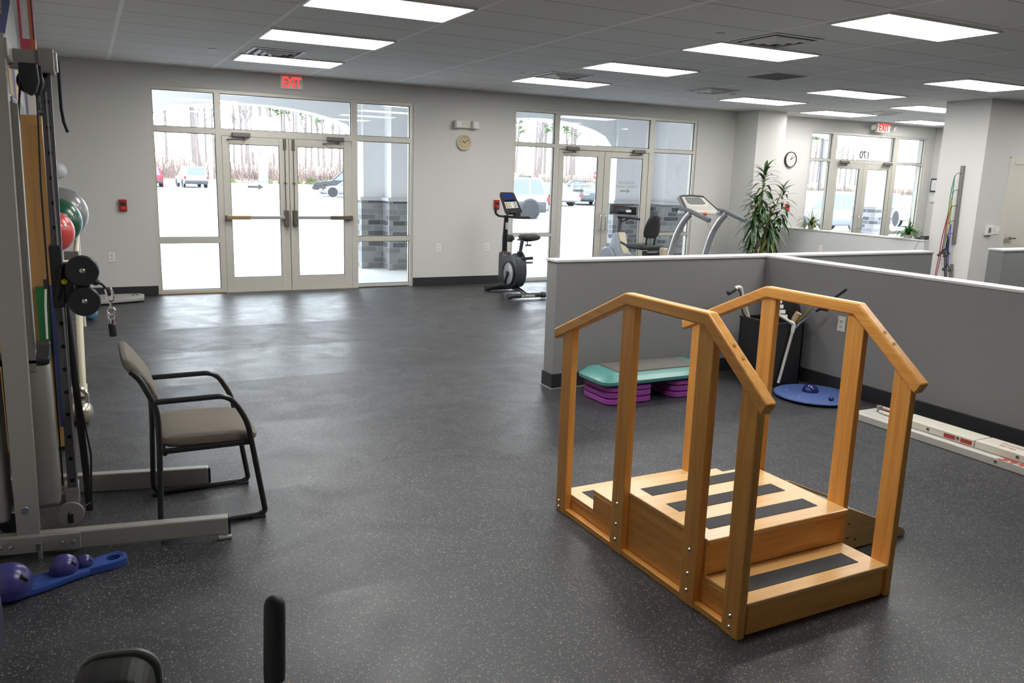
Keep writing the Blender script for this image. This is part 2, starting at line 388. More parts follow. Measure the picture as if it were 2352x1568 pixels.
def door(n, x0, x1, zt, gx0, gx1, gz0, gz1, side, pull, closer, letter=None):
    """one glazed leaf; side -1 hinged left, +1 hinged right; pull: 'bar', 'handle' or None"""
    y0, y1 = WY+.02, WY+.065
    f = MB().box(x0, gx0, y0, y1, .012, zt, .003).box(gx1, x1, y0, y1, .012, zt, .003).box(gx0, gx1, y0, y1, gz1, zt, .003).box(gx0, gx1, y0, y1, .012, gz0, .003)
    D = struct('door_%d' % n, f, ALU)
    p = put(MB().box(gx0-.004, gx1+.004, y0+.02, y0+.026, gz0-.004, gz1+.004), 'pane', GLASS, D)
    g = MB().box(gx0, gx0+.007, y0+.008, y0+.02, gz0, gz1).box(gx1-.007, gx1, y0+.008, y0+.02, gz0, gz1).box(gx0, gx1, y0+.008, y0+.02, gz0, gz0+.007).box(gx0, gx1, y0+.008, y0+.02, gz1-.007, gz1)
    put(g, 'gasket', ALU_D, D)
    mx = x1 if side < 0 else x0; s = side            # meeting edge
    if pull == 'bar':
        zb = 1.028; yb = y0-.055; hx = x0+.02 if side < 0 else x1-.02
        inner = mx + s*.07
        b = put(MB().box(min(hx, inner), max(hx, inner), yb-.018, yb+.02, zb-.022, zb+.022, .006), 'push_bar', pm('bar_aluminium', (.40, .40, .39), .4, .5), D)
        bx = hx - s*.31
        put(MB().box(min(hx, bx), max(hx, bx), yb-.022, yb+.022, zb-.028, zb+.026, .006), 'bar_cover', BRASS if n == 1 else BRONZE, b, label='brass cover on the hinge end of the push bar' if n == 1 else None)
        put(MB().box(hx-.02, hx+.02, yb-.02, y0+.003, zb-.04, zb+.03, .005), 'end_bracket', BRONZE, b)
        cx = mx + s*.055
        put(MB().box(cx-.03, cx+.03, yb-.025, y0+.002, .915, 1.13, .008).box(cx-.022, cx+.022, yb-.04, yb-.02, .90, .96, .006), 'latch_case', BRONZE, D)
        put(MB().box(cx-.02, cx+.02, y0-.03, y0+.002, 1.945, zt-.005, .005), 'top_latch', BRONZE, D)
        put(MB().cyl((cx, y0-.018, 1.12), (cx, y0-.018, 1.95), .006, 10).box(cx-.02, cx+.02, y0-.026, y0+.002, 1.49, 1.51, .003), 'latch_rod', BRONZE, D)
    elif pull == 'handle':
        hx = mx + s*.055; yb = y0-.07
        put(MB().tube(rnd([(hx, y0+.002, .835), (hx, yb, .835), (hx+s*.0, yb, 1.10), (hx, y0+.002, 1.10)], .05, 5), .011, 12), 'door_handle', CHROME, D, True)
    elif pull == 'loop':
        hx = mx + s*.07; yb = y0-.07
        put(MB().tube(rnd([(hx, y0+.002, .835), (hx-s*.04, yb, .835), (hx-s*.04, yb, 1.10), (hx, y0+.002, 1.10)], .05, 5), .011, 12), 'door_handle', CHROME, D, True)
    if closer is not None:
        c0 = closer
        cl = put(MB().box(c0, c0+.24, y0-.065, y0-.008, zt-.01, zt+.05, .012), 'door_closer', pm('closer_grey', (.16, .155, .15), .45, .4), D)
        c1 = c0+.17; e = c0+.17 - s*.22
        put(MB().cyl((c1, y0-.04, zt-.01), (c1, y0-.04, zt-.045), .016, 14).tube([(c1, y0-.04, zt-.04), (c1-.09, y0-.12, zt-.042), (c0-.06, y0-.02, zt-.045)], .008, 8), 'closer_arm', BRONZE, cl)
    if letter:
        lx, lz, sz = letter
        text('PLEASE USE\nOTHER DOOR', sz, (lx, y0+.0195, lz), (1, 0, 0), (0, 0, 1), LETTER, 'door_lettering', p, .0008, mirror=True)
        a = lx-.02; z = lz-sz*1.75; L = .105
        put(MB().prism([(a-L, z-.016), (a+L*.35, z-.016), (a+L*.35, z-.042), (a+L, z), (a+L*.35, z+.042), (a+L*.35, z+.016), (a-L, z+.016)], 'y', y0+.0185, y0+.0197), 'arrow', LETTER, p)
    return D
door(1, .078, .953, 2.10, .170, .825, .20, 2.0, -1, 'bar', .20, (.52, 1.555, .066))
door(2, .960, 1.838, 2.10, 1.068, 1.73, .20, 2.0, 1, 'bar', 1.485, (1.40, 1.565, .066))
door(3, 5.287, 6.165, 2.135, 5.375, 6.04, .20, 2.04, -1, 'handle', 5.40, (5.72, 1.60, .066))
door(4, 6.172, 7.068, 2.135, 6.295, 6.955, .20, 2.04, 1, 'loop', 6.72, (6.65, 1.61, .066))
door(5, 11.578, 12.398, 2.13, 11.67, 12.28, .20, 2.03, -1, 'handle', 11.68)
door(6, 12.405, 13.228, 2.13, 12.53, 13.135, .20, 2.03, 1, 'loop', 12.93)
# the office door beyond the right-hand wall block
d = MB().box(10.275, 10.365, -2.955, -2.91, 0, 2.155, .004).box(10.366, 11.35, -2.955, -2.91, 2.072, 2.155, .004).box(10.365, 11.30, -2.94, -2.90, .01, 2.068, .003)
D7 = struct('door_7', d, pm('cream_door_paint', (.66, .63, .56), .5, namt=.02))
put(MB().cyl((10.45, -2.94, 1.01), (10.45, -2.99, 1.01), .028, 18).cyl((10.45, -2.985, 1.01), (10.59, -2.985, 1.01), .011, 12).box(10.40, 10.405, -2.945, -2.938, .95, 1.07), 'door_handle', CHROME, D7, True)
struct('trim_3', MB().box(10.255, 10.275, -2.953, -2.945, 0, 2.175, .002).box(10.255, 11.4, -2.953, -2.945, 2.155, 2.175, .002), pm('door_casing', (.66, .64, .58), .5))

# ------------------------------------------------------------------ ceiling fittings
DIFF = glow('light_diffuser', (1.0, .985, .95), 12.0)
FRAME = pm('light_frame', (.72, .71, .66), .5)
LIGHTS = [
 (0, 1.15, -4.33, -3.69, 'flat light panel at the top edge of the photo, nearest of the left row'),
 (.02, 1.175, -2.41, -1.79, 'flat light panel second from the exit sign in the left row'),
 (.075, 1.21, -.48, .12, 'flat light panel nearest the double doors under the left exit sign'),
 (3.585, 4.76, -.81, -.22, 'flat light panel nearest the middle double doors, behind a square vent'),
 (3.585, 4.78, -2.58, -2.0, 'flat light panel in the middle row, second from the middle doors'),
 (3.61, 4.85, -4.30, -3.76, 'flat light panel in the middle row in front of a large square vent'),
 (3.69, 4.975, -6.01, -5.48, 'largest flat light panel at the top right of the ceiling'),
 (7.50, 8.80, -4.05, -3.48, 'flat light panel cut by the right edge above the wall with hanging bands'),
 (7.32, 8.645, -2.36, -1.81, 'flat light panel right of the dark return grille'),
 (7.21, 8.455, -.74, -.17, 'flat light panel nearest the tall plant by the wall column'),
 (9.71, 10.99, .0, .60, 'flat light panel closest to the black wall clock'),
 (9.90, 11.2, -1.65, -1.10, 'flat light panel half hidden by the wall block, the nearer of two'),
 (12.4, 13.6, .20, .78, 'farthest flat light panel near the exit sign over the street number doors')]
OFF = 'unseen flat light panel added overhead to light the foreground'
LIGHTS += [(x, x+1.2, y, y+.6, OFF) for x, y in ((.0, -6.25), (.0, -8.1), (3.7, -7.85), (7.6, -5.9), (7.6, -7.8), (10.6, -4.7))]  # unseen panels added on the ceiling grid to brighten foreground and right-hand walls
for i, (a, b, c, d, lab) in enumerate(LIGHTS):
    t = thing('ceiling_light', lab, 'ceiling light', ((a+b)/2, (c+d)/2, CEIL), group='ceiling light panels')
    e = .022
    f = MB().box(a-e, b+e, c-e, c, CEIL-.014, CEIL+.004).box(a-e, b+e, d, d+e, CEIL-.014, CEIL+.004).box(a-e, a, c, d, CEIL-.014, CEIL+.004).box(b, b+e, c, d, CEIL-.014, CEIL+.004)
    put(f, 'light_frame', FRAME, t); put(MB().box(a, b, c, d, CEIL-.008, CEIL+.002), 'diffuser', DIFF, t)
VENTM = pm('vent_white', (.80, .795, .78), .5); VENTD = pm('vent_throat', (.03, .03, .032), .8)
def vent(x0, x1, y0, y1, lab):
    t = thing('air_vent', lab, 'air vent', ((x0+x1)/2, (y0+y1)/2, CEIL), group='square ceiling vents')
    put(MB().box(x0, x1, y0, y1, CEIL-.004, CEIL+.003), 'vent_throat', VENTD, t)
    cx, cy = (x0+x1)/2, (y0+y1)/2; hx, hy = (x1-x0)/2, (y1-y0)/2
    for k, s in enumerate((1.0, .74, .5, .27)):
        s2 = s-.105
        outer = [(cx-hx*s, cy-hy*s), (cx+hx*s, cy-hy*s), (cx+hx*s, cy+hy*s), (cx-hx*s, cy+hy*s)]
        inn = [(cx-hx*s2, cy-hy*s2), (cx+hx*s2, cy-hy*s2), (cx+hx*s2, cy+hy*s2), (cx-hx*s2, cy+hy*s2)]
        b = bmesh.new()
        zo, zi = CEIL-.006-.006*k, CEIL-.024-.006*k if k else CEIL-.010
        O = [b.verts.new((*p, zo)) for p in outer]; I = [b.verts.new((*p, zi)) for p in inn]; I2 = [b.verts.new((*p, zi+.004)) for p in inn]; O2 = [b.verts.new((*p, zo+.004)) for p in outer]
        for i in range(4):
            j = (i+1) % 4
            b.faces.new((O[i], O[j], I[j], I[i])); b.faces.new((O2[j], O2[i], I2[i], I2[j])); b.faces.new((O[j], O[i], O2[i], O2[j])); b.faces.new((I[i], I[j], I2[j], I2[i]))
        bmesh.ops.recalc_face_normals(b, faces=b.faces[:])
        m = MB(); m._m(b); put(m, 'vent_frame' if k == 0 else 'vent_louvre', VENTM, t)
    return t
vent(.09, .64, -1.10, -.52, 'square vent between the light panels nearest the left exit sign')
vent(3.53, 4.12, -1.40, -.86, 'square vent just in front of the light nearest the middle doors')
vent(3.66, 4.22, -4.93, -4.36, 'largest square vent, behind the light at the upper right')
vent(6.01, 6.54, -1.36, -.82, 'square vent over the treadmill, between two light panels')
vent(10.40, 10.92, -.55, -.02, 'farthest square vent beside the light near the black clock')
t = thing('return_grille', 'dark square return air grille with a thin pale frame', 'air vent', (5.78, -2.8, CEIL))
put(MB().box(5.52, 6.05, -3.07, -2.54, CEIL-.003, CEIL+.003), 'grille_mesh', pm('grille_dark', (.075, .072, .068), .8, nscale=220, namt=.5), t)
put(MB().box(5.50, 6.07, -3.09, -3.07, CEIL-.007, CEIL+.002).box(5.50, 6.07, -2.54, -2.52, CEIL-.007, CEIL+.002).box(5.50, 5.52, -3.07, -2.54, CEIL-.007, CEIL+.002).box(6.05, 6.07, -3.07, -2.54, CEIL-.007, CEIL+.002), 'grille_frame', VENTM, t)
for (x, y, lab) in ((-.26, -.62, 'white sprinkler cap in the plain ceiling left of the left lights'), (3.325, -1.0, 'white sprinkler cap left of the vent near the middle doors'),
                    (3.323, -4.62, 'white sprinkler cap left of the largest square vent'), (7.27, -4.35, 'white sprinkler cap above the light at the right edge'), (6.81, -.9, 'white sprinkler cap over the farther right vent')):
    put(MB().lathe([(0, -.012), (.035, -.012), (.042, -.008), (.042, .002), (0, .002)], (x, y, CEIL)), 'ceiling_sprinkler', WHITE, None, True, lab, 'sprinkler', 'sprinkler caps', at=(x, y, CEIL))
# exit signs
EXRED = glow('exit_red', (1.0, .05, .04), 1.25)
def exit_sign(cx, y, z0, w, h, lab, bx=None, dp=.04):
    t = thing('exit_sign', lab, 'exit sign', (cx, y, z0))
    put(MB().box(cx-w/2, cx+w/2, y-dp, y, z0, z0+h, .012), 'sign_body', pm('sign_housing', (.80, .76, .75), .5), t)
    text('EXIT', h*1.02, (cx, y-dp-.001, z0+h*.14), (1, 0, 0), (0, 0, 1), EXRED, 'sign_lettering', t, .002, bold=.004, xs=w/h*.40)
    return t
exit_sign(1.005, WY, 2.755, .305, .185, 'red EXIT sign on the wall over the left double doors')
s3 = exit_sign(12.62, WY-.10, 2.755, .36, .185, 'red EXIT sign with side lamps over the farthest doors', dp=.07)
LAMPH = pm('emergency_lamp_housing', (.66, .64, .57), .45)
for sx in (-.30, .30): put(MB().cyl((12.62+sx*.6, WY-.12, 2.86), (12.62+sx, WY-.12, 2.86), .02, 10).lathe([(.03, 0), (.055, .05), (.05, .06), (0, .055)], (12.62+sx, WY-.13, 2.86), (sx*.6, -.7, -.3), 18), 'side_lamp', LAMPH, s3, True)
# emergency light over the cream clock
t = thing('emergency_light', 'twin head emergency light on the wall above the cream clock', 'emergency light', (3.585, WY, 2.44))
put(MB().box(3.47, 3.70, WY-.055, WY, 2.375, 2.49, .01), 'light_body', LAMPH, t)
EML = pm('lamp_lens', (.85, .86, .83), .25, nscale=160, namt=.5)
for cx in (3.455, 3.735):
    h = put(MB().box(cx-.055, cx+.055, WY-.12, WY-.03, 2.37, 2.485, .012), 'lamp_head', LAMPH, t)
    put(MB().box(cx-.04, cx+.04, WY-.126, WY-.118, 2.385, 2.47, .004), 'lens', EML, h)
# clocks
def clock(c, r, rim, face, lab, hands, dial, rimw=.16, numerals=False):
    t = thing('wall_clock', lab, 'clock', (c[0], WY, c[1]))
    y = WY
    put(MB().lathe([(0, 0), (r*.97, 0), (r, .012), (r, .035), (r*(1-rimw*.5), .048), (r*(1-rimw), .03), (r*(1-rimw), .026), (0, .026)], (c[0], y, c[1]), (0, -1, 0), 48), 'clock_rim', rim, t, True)
    put(MB().lathe([(0, .0), (r*(1-rimw), 0), (r*(1-rimw), .002), (0, .002)], (c[0], y-.0265, c[1]), (0, -1, 0), 48), 'clock_face', face, t)
    m = MB(); ri = r*(1-rimw)
    for k in range(12):
        if numerals: continue
        a = k*PI/6; u = Vector((math.sin(a), 0, math.cos(a)))
        p = Vector((c[0], y-.030, c[1])); m.tube([p+u*ri*.78, p+u*ri*.93], .0035 if k % 3 else .005, 6)
    if not numerals: put(m, 'hour_marks', dial, t)
    else:
        for k in range(1, 13):
            a = k*PI/6; text(str(k), ri*.27, (c[0]+math.sin(a)*ri*.76, y-.0295, c[1]+math.cos(a)*ri*.76-ri*.09), (1, 0, 0), (0, 0, 1), dial, 'numeral', t, .0006)
    for nm, a, L, w_ in (('hour_hand', hands[0], .5, .007), ('minute_hand', hands[1], .74, .005)):
        a = R_(a); u = Vector((math.sin(a), 0, math.cos(a))); p = Vector((c[0], y-.033, c[1]))
        put(MB().tube([p-u*ri*.1, p+u*ri*L], w_, 6), nm, dial, t)
clock((3.585, 2.165), .118, pm('cream_clock_rim', (.66, .62, .44), .4), pm('beige_clock_face', (.56, .44, .27), .5), 'round cream clock with beige face below the twin emergency light', (-45, 55), pm('clock_brown', (.12, .08, .04), .5), .26)
clock((10.335, 2.15), .145, BLACK, pm('pink_white_face', (.74, .66, .60), .4), 'round black rimmed clock on the wall behind the tall plant', (25, 60), BLACK, .12, True)
# fire alarm boxes, switches, outlets
def alarm(x, z, lab, yy=WY):
    t = thing('fire_alarm', lab, 'fire alarm', (x, yy, z))
    put(MB().box(x-.045, x+.045, yy-.04, yy, z-.075, z+.075, .006), 'alarm_box', RED, t)
    put(MB().box(x-.035, x+.035, yy-.048, yy-.038, z+.0, z+.045, .004), 'strobe', pm('alarm_dark', (.05, .02, .02), .3), t)
    put(MB().box(x-.025, x+.025, yy-.052, yy-.038, z-.05, z-.015, .004), 'pull_handle', pm('alarm_red_bright', (.55, .06, .05), .3), t)
alarm(-1.165, 1.175, 'red fire alarm box left of the left glass doors')
alarm(4.16, 1.24, 'red fire alarm box partly behind the upright exercise bike console')
alarm(10.37, 1.25, 'red fire alarm box seen through the leaves of the tall plant')
def plate(x, z, lab, name='wall_outlet', cat='outlet', axis='y', pos=WY, sw=False):
    if axis == 'y':
        t = thing(name, lab, cat, (x, pos, z)); B = lambda a0, a1, c0, c1, d0, d1, b=0: MB().box(x+a0, x+a1, pos-d1, pos-d0, z+c0, z+c1, b)
    else:
        t = thing(name, lab, cat, (pos, x, z)); B = lambda a0, a1, c0, c1, d0, d1, b=0: MB().box(pos-d1, pos-d0, x+a0, x+a1, z+c0, z+c1, b)
    put(B(-.039, .039, -.062, .062, 0, .007, .002), 'cover_plate', WHITE, t)
    for zz in (-.022, .022):
        r = put(B(-.017, .017, zz-.015, zz+.015, .006, .010, .002), 'receptacle', IVORY, t)
        put(B(-.009, -.005, zz-.005, zz+.008, .0095, .0106), 'slot', BLACK, r); put(B(.005, .009, zz-.005, zz+.008, .0095, .0106), 'slot', BLACK, r)
plate(-1.335, .515, 'white outlet on the wall below the fire alarm at left')
plate(3.195, .58, 'white outlet below the cream clock, left of the exercise bike')
plate(4.015, .58, 'white outlet on the wall just behind the upright bike post')
plate(8.60, .62, 'white outlet on the wall between treadmill uprights and plant')
plate(-5.69, .575, 'white outlet on the grey half wall above the blue wobble board', axis='x', pos=3.94)
plate(-7.28, .51, 'white outlet at the right edge above the long white boxes', axis='x', pos=3.94)
plate(-.32, .62, 'white switch plate on the pale half wall right of the plant', 'wall_outlet', 'outlet', 'x', 9.56)
t = thing('thermostat', 'white thermostat beside a switch plate left of the cream door', 'thermostat', (10.02, -2.945, 1.15))
put(MB().box(9.90, 10.06, -2.985, -2.945, 1.06, 1.20, .008), 'thermostat_body', WHITE, t)
put(MB().box(9.935, 9.99, -2.988, -2.983, 1.095, 1.165), 'display', pm('lcd_grey', (.17, .18, .14), .3), t)
put(MB().box(10.09, 10.25, -2.952, -2.945, 1.07, 1.19, .003).box(10.12, 10.14, -2.957, -2.95, 1.11, 1.15).box(10.165, 10.185, -2.957, -2.95, 1.11, 1.15).box(10.205, 10.225, -2.957, -2.95, 1.11, 1.15), 'switch_plate', WHITE, t)
# frames on the far right return wall
for (z0, z1, y0, y1, lab) in ((1.62, 1.90, 1.10, 1.31, 'black framed notice on the shaded return wall beside the farthest doors'), (1.38, 1.56, 1.12, 1.30, 'white paper notice below the black framed notice')):
    t = thing('wall_notice', lab, 'notice', (14.45, (y0+y1)/2, (z0+z1)/2))
    if z0 > 1.6: put(MB().box(14.425, 14.45, y0, y1, z0, z1, .004), 'notice_frame', BLACK, t)
    put(MB().box(14.42, 14.449, y0+.025, y1-.025, z0+.03, z1-.03), 'notice_sheet', pm('paper', (.74, .75, .76), .7, nscale=40, namt=.1), t)
# ------------------------------------------------------------------ outside: arcade, lot, cars, woods
CONC = pm('pale_concrete', (.70, .69, .67), .85, nscale=6, namt=.08)
ASPH = pm('weathered_asphalt', (.36, .36, .36), .9, nscale=3, namt=.1)
struct('floor_walk', MB().box(-9, 24, WY+.2, 5.4, -.15, -.015), CONC)
lot = MB().box(-60, 260, 5.4, 98, -.3, -.15); struct('ground_lot', lot, ASPH)
GRASSM = pm('dry_grass', (.40, .38, .26), .95, nscale=2, namt=.25)
struct('ground_verge', MB().prism([(98, -.3), (98, -.15), (112, 1.9), (190, 3.0), (190, -.3)], 'x', -120, 400), GRASSM)
STUCCO = pm('grey_stucco', (.78, .78, .80), .85, nscale=50, namt=.03)
STONE = stone_mat(); STCAP = pm('stone_cap', (.55, .55, .56), .8)
SOFF = pm('soffit', (.8, .8, .81), .8)
struct('ceiling_arcade', MB().box(-9, 24, WY+.2, 5.0, 3.0, 3.12), SOFF)
# arched front wall of the arcade
PX = [(-4.6, -.95), (2.78, 4.62), (8.12, 10.35), (15.95, 16.5)]
def arch_pts(xa, xb, zs, za, n=14):
    c = (xa+xb)/2; h = (xb-xa)/2
    return [(xa + (xb-xa)*i/n, zs + (za-zs)*math.sqrt(max(0, 1-((xa+(xb-xa)*i/n-c)/h)**2)) ) for i in range(n+1)]
m = MB()
for (a0, a1), (b0, b1), zs, za in ((PX[0], PX[1], 2.22, 2.72), (PX[1], PX[2], 2.24, 2.80), (PX[2], PX[3], 2.2, 2.9), (PX[3], (22.0, 23.0), 2.2, 2.9)):
    pts = arch_pts(a1, b0, zs, za)
    m.prism([(a1, 3.0)] + pts + [(b0, 3.0)], 'y', 3.95, 4.45)
for a, b in PX: m.box(a, b, 3.86, 4.45, 1.24, 3.0)
m.box(3.17, 4.2, 3.5, 3.87, 1.24, 3.0).box(9.1, 9.9, 3.5, 3.87, 1.24, 3.0).box(-9, -4.6, 3.86, 4.45, -.02, 3.0)
struct('wall_arcade', m, STUCCO)
m = MB(); c = MB()
for a, b in PX:
    m.box(a-.05, b+.05, 3.81, 4.5, -.02, 1.19); c.box(a-.08, b+.08, 3.78, 4.53, 1.19, 1.25, .01)
for a, b in ((3.17, 4.2), (9.1, 9.9)):
    m.box(a-.05, b+.05, 3.45, 3.9, -.02, 1.19); c.box(a-.08, b+.08, 3.42, 3.9, 1.19, 1.25, .01)
so = struct('wall_stone_base', m, STONE); put(c, 'stone_cap', STCAP, so)

# cars -----------------------------------------------------------------------------------------
TIRE = pm('tyre', (.03, .03, .033), .8); GLS = pm('car_glass', (.10, .12, .14), .08, 0, .8); TRIM = pm('car_trim', (.05, .05, .055), .5)
TAIL = pm('tail_lamp', (.55, .02, .03), .2); HEADL = pm('head_lamp', (.7, .7, .7), .1); PLATE = pm('licence_plate', (.7, .7, .7), .4)
def car(lab, cat, col, loc, rz, L=4.6, W=1.8, H=1.65, kind='suv', wr=.36, cladding=False, rack=False):
    """nose towards +x of its own frame; wheels on the ground"""
    t = thing('parked_car' if kind == 'sedan' else 'parked_suv', lab, cat, (0, 0, 0))
    P = pm('car_paint_%s' % '_'.join('%02d' % int(100*c) for c in col), col, .35, .0, .4, coat=.25, namt=.03)
    h0 = .30; belt = H*.56; hw = W/2
    if kind == 'suv':
        body = [(-L/2, h0+.12), (-L/2, belt), (-L/2+.05, belt+.05), (L*.17, belt+.04), (L/2-.15, belt-.10), (L/2, belt-.25), (L/2, h0+.1), (L/2-.2, h0), (-L/2+.2, h0)]
        cab = [(-L/2+.06, belt), (-L/2+.22, H-.06), (-L/2+.5, H), (L*.02, H), (L*.20, belt)]
    else:
        body = [(-L/2, h0+.15), (-L/2+.03, belt+.02), (-L/2+.7, belt+.06), (L*.18, belt+.02), (L/2-.35, belt-.12), (L/2, belt-.32), (L/2, h0+.08), (L/2-.25, h0-.05), (-L/2+.25, h0-.05)]
        cab = [(-L/2+.55, belt+.03), (-L*.20, H-.03), (-L*.08, H), (L*.06, H-.02), (L*.24, belt)]
    put(MB().prism(body, 'y', -hw, hw, .07, 3), 'body', P, t, True)
    ins = .16
    t2 = bmesh.new()
    A = [t2.verts.new((x, -hw+.04 + ins*(z-belt)/(H-belt), z)) for x, z in cab]; B = [t2.verts.new((x, hw-.04 - ins*(z-belt)/(H-belt), z)) for x, z in cab]
    t2.faces.new(A); t2.faces.new(B[::-1])
    for i in range(len(cab)): t2.faces.new((A[(i+1) % len(cab)], A[i], B[i], B[(i+1) % len(cab)]))
    bmesh.ops.recalc_face_normals(t2, faces=t2.faces[:]); bmesh.ops.bevel(t2, geom=t2.edges[:], offset=.04, segments=2, affect='EDGES')
    m = MB(); m._m(t2); put(m, 'cabin', P, t, True)
    # glazing, set just proud of the cabin shell
    cx = sum(p[0] for p in cab)/len(cab)
    def sc(p, k): return (cx + (p[0]-cx)*k, belt+.05 + (p[1]-belt)*(.86))
    zt = H-.10; zb = belt+.06
    def edge(pa, pb, z): return pa[0] + (pb[0]-pa[0])*(z-pa[1])/(pb[1]-pa[1])
    xr0, xr1 = edge(cab[0], cab[1], zb)+.12, edge(cab[0], cab[1], min(zt, cab[1][1]))+.12
    xf0, xf1 = edge(cab[-1], cab[-2], zb)-.12, edge(cab[-1], cab[-2], zt)-.12
    xm = (xr0+xf0)/2 - .1; cuts = [(xr0, xr1, xm-.6, xm-.6), (xm-.52, xm-.52, xm+.18, xm+.18), (xm+.26, xm+.26, xf0, xf1)] if kind == 'suv' else [(xr0, xr1, xm-.04, xm-.04), (xm+.04, xm+.04, xf0, xf1)]
    for s in (-1, 1):
        for (a0, a1, b0, b1) in cuts:
            def yy(z): return s*(hw-.04-ins*(z-belt)/(H-belt)+.006)
            q = [(a0, yy(zb), zb), (b0, yy(zb), zb), (b1, yy(zt), zt), (a1, yy(zt), zt)]
            q2 = [(x, y-s*.03, z) for x, y, z in q]
            put(MB().loft([q, q2]), 'side_window', GLS, t)
    for k, nm in ((0, 'rear_window'), (-1, 'windscreen')):
        pa, pb = (cab[0], cab[1]) if k == 0 else (cab[-1], cab[-2]); s = -1 if k == 0 else 1
        q = []
        for z, yk in ((zb, -1), (zb, 1), (zt, 1), (zt, -1)):
            q.append((edge(pa, pb, z)+s*.012, yk*(hw-.2-ins*(z-belt)/(H-belt)), z))
        put(MB().loft([q, [(x-s*.03, y, z) for x, y, z in q]]), nm, GLS, t)
    for sx in (-L*.30, L*.31):
        for s in (-1, 1):
            w_ = put(MB().lathe([(wr*.62, 0), (wr*.95, .0), (wr, .03), (wr, .19), (wr*.95, .22), (wr*.62, .22)], (sx, s*(hw-.20) - (0 if s > 0 else 0), wr), (0, s, 0), 26), 'wheel', TIRE, t, True)
            rim = MB().lathe([(0, .205), (wr*.2, .215), (wr*.63, .20), (wr*.63, .19), (0, .19)], (sx, s*(hw-.20), wr), (0, s, 0), 26)
            put(rim, 'hub', pm('alloy', (.55, .55, .56), .3, .8), w_, True)
            put(MB().torus((sx, s*(hw-.01), wr), wr*1.10, .045, (0, 1, 0), 26, 6), 'wheel_arch', TRIM if (cladding or sum(col) < .3) else P, t, True)
    dk = TRIM
    put(MB().box(-L/2-.05, -L/2+.25, -hw+.05, hw-.05, h0+.05, h0+.30, .05).box(L/2-.25, L/2+.04, -hw+.05, hw-.05, h0+.0, h0+.22, .05), 'bumper', dk if cladding or kind == 'suv' else P, t, True)
    if cladding: put(MB().box(-L/2+.1, L/2-.1, -hw-.015, hw+.015, h0-.02, h0+.46, .05), 'lower_cladding', dk, t, True)
    for s in (-1, 1):
        put(MB().box(-L/2-.025, -L/2+.12, s*(hw-.02)-.12 if s > 0 else -hw-.0, s*(hw)+.0 if s > 0 else -hw+.14, belt-.28, belt-.02, .02), 'tail_lamp', TAIL, t)
        put(MB().box(L/2-.18, L/2+.012, s*(hw-.30)-.14, s*(hw-.30)+.14, belt-.36, belt-.22, .03), 'head_lamp', HEADL, t)
    put(MB().box(-L/2-.03, -L/2+.02, -.2, .2, h0+.38, h0+.50), 'licence_plate', PLATE, t)
    if rack:
        put(MB().box(-L*.10, L*.22, -.55, .55, H+.04, H+.34, .08), 'roof_box', BLACK, t, True)
        put(MB().box(-L*.32, -L*.30, -.7, .7, H-.01, H+.06).box(L*.1, L*.12, -.7, .7, H-.01, H+.06), 'roof_rack', TRIM, t)
    t.location = loc; t.rotation_euler = (0, 0, rz)
    return t
G = -.15
car('red car parked at far left, seen from behind at the edge of the left window', 'car', (.42, .02, .05), (3.35, 66, G), R_(88), kind='suv')
car('white car parked in the lot behind the left sidelight window', 'car', (.26, .26, .275), (6.6, 66, G), R_(94), kind='suv', W=1.95, H=1.75)
car('dark blue vehicle parked behind the white sedan, seen through the left doors', 'car', (.010, .012, .022), (16.4, 53.5, G), R_(166), kind='suv', H=1.75)
car('white sedan parked nose to the left, seen through the left doors', 'car', (.24, .24, .26), (15.0, 46, G), R_(166), kind='sedan', H=1.4, wr=.33)
car('silver car whose nose shows at the right edge of the right-hand left door', 'car', (.22, .22, .24), (16.9, 42.0, G), R_(166), kind='sedan', H=1.42)
car('tall white four wheel drive with black roof box and big tyres', 'car', (.30, .30, .28), (14.35, 22.2, G), R_(172), L=4.3, W=1.85, H=1.78, kind='suv', wr=.40, cladding=True, rack=True)
car('pale car parked just behind the tall white four wheel drive', 'car', (.3, .3, .31), (25.4, 37.0, G), R_(100), kind='sedan', H=1.45)
car('dark grey car parked left of the red car, seen through the middle doors', 'car', (.06, .07, .08), (29.0, 38.5, G), R_(65), kind='sedan', H=1.5)
car('red car parked behind the middle glass doors, seen from the back', 'car', (.45, .015, .03), (31.2, 38.0, G), R_(62), kind='sedan', H=1.45)
car('small dark blue car far across the lot beyond the four wheel drive', 'car', (.04, .07, .14), (50, 74, G), R_(160), kind='sedan', H=1.45)
car('silver car parked close to the farthest doors, behind the left small plant', 'car', (.20, .21, .22), (24.0, 13.2, G), R_(172), L=4.7, W=1.85, H=1.6, kind='suv')
car('blue car parked right of the stone pier by the farthest doors', 'car', (.10, .15, .26), (38.2, 21.5, G), R_(205), kind='sedan', H=1.5)
car('white car with a red tail lamp behind the right small plant', 'car', (.3, .3, .3), (32.9, 14.6, G), R_(62), kind='suv', H=1.6)

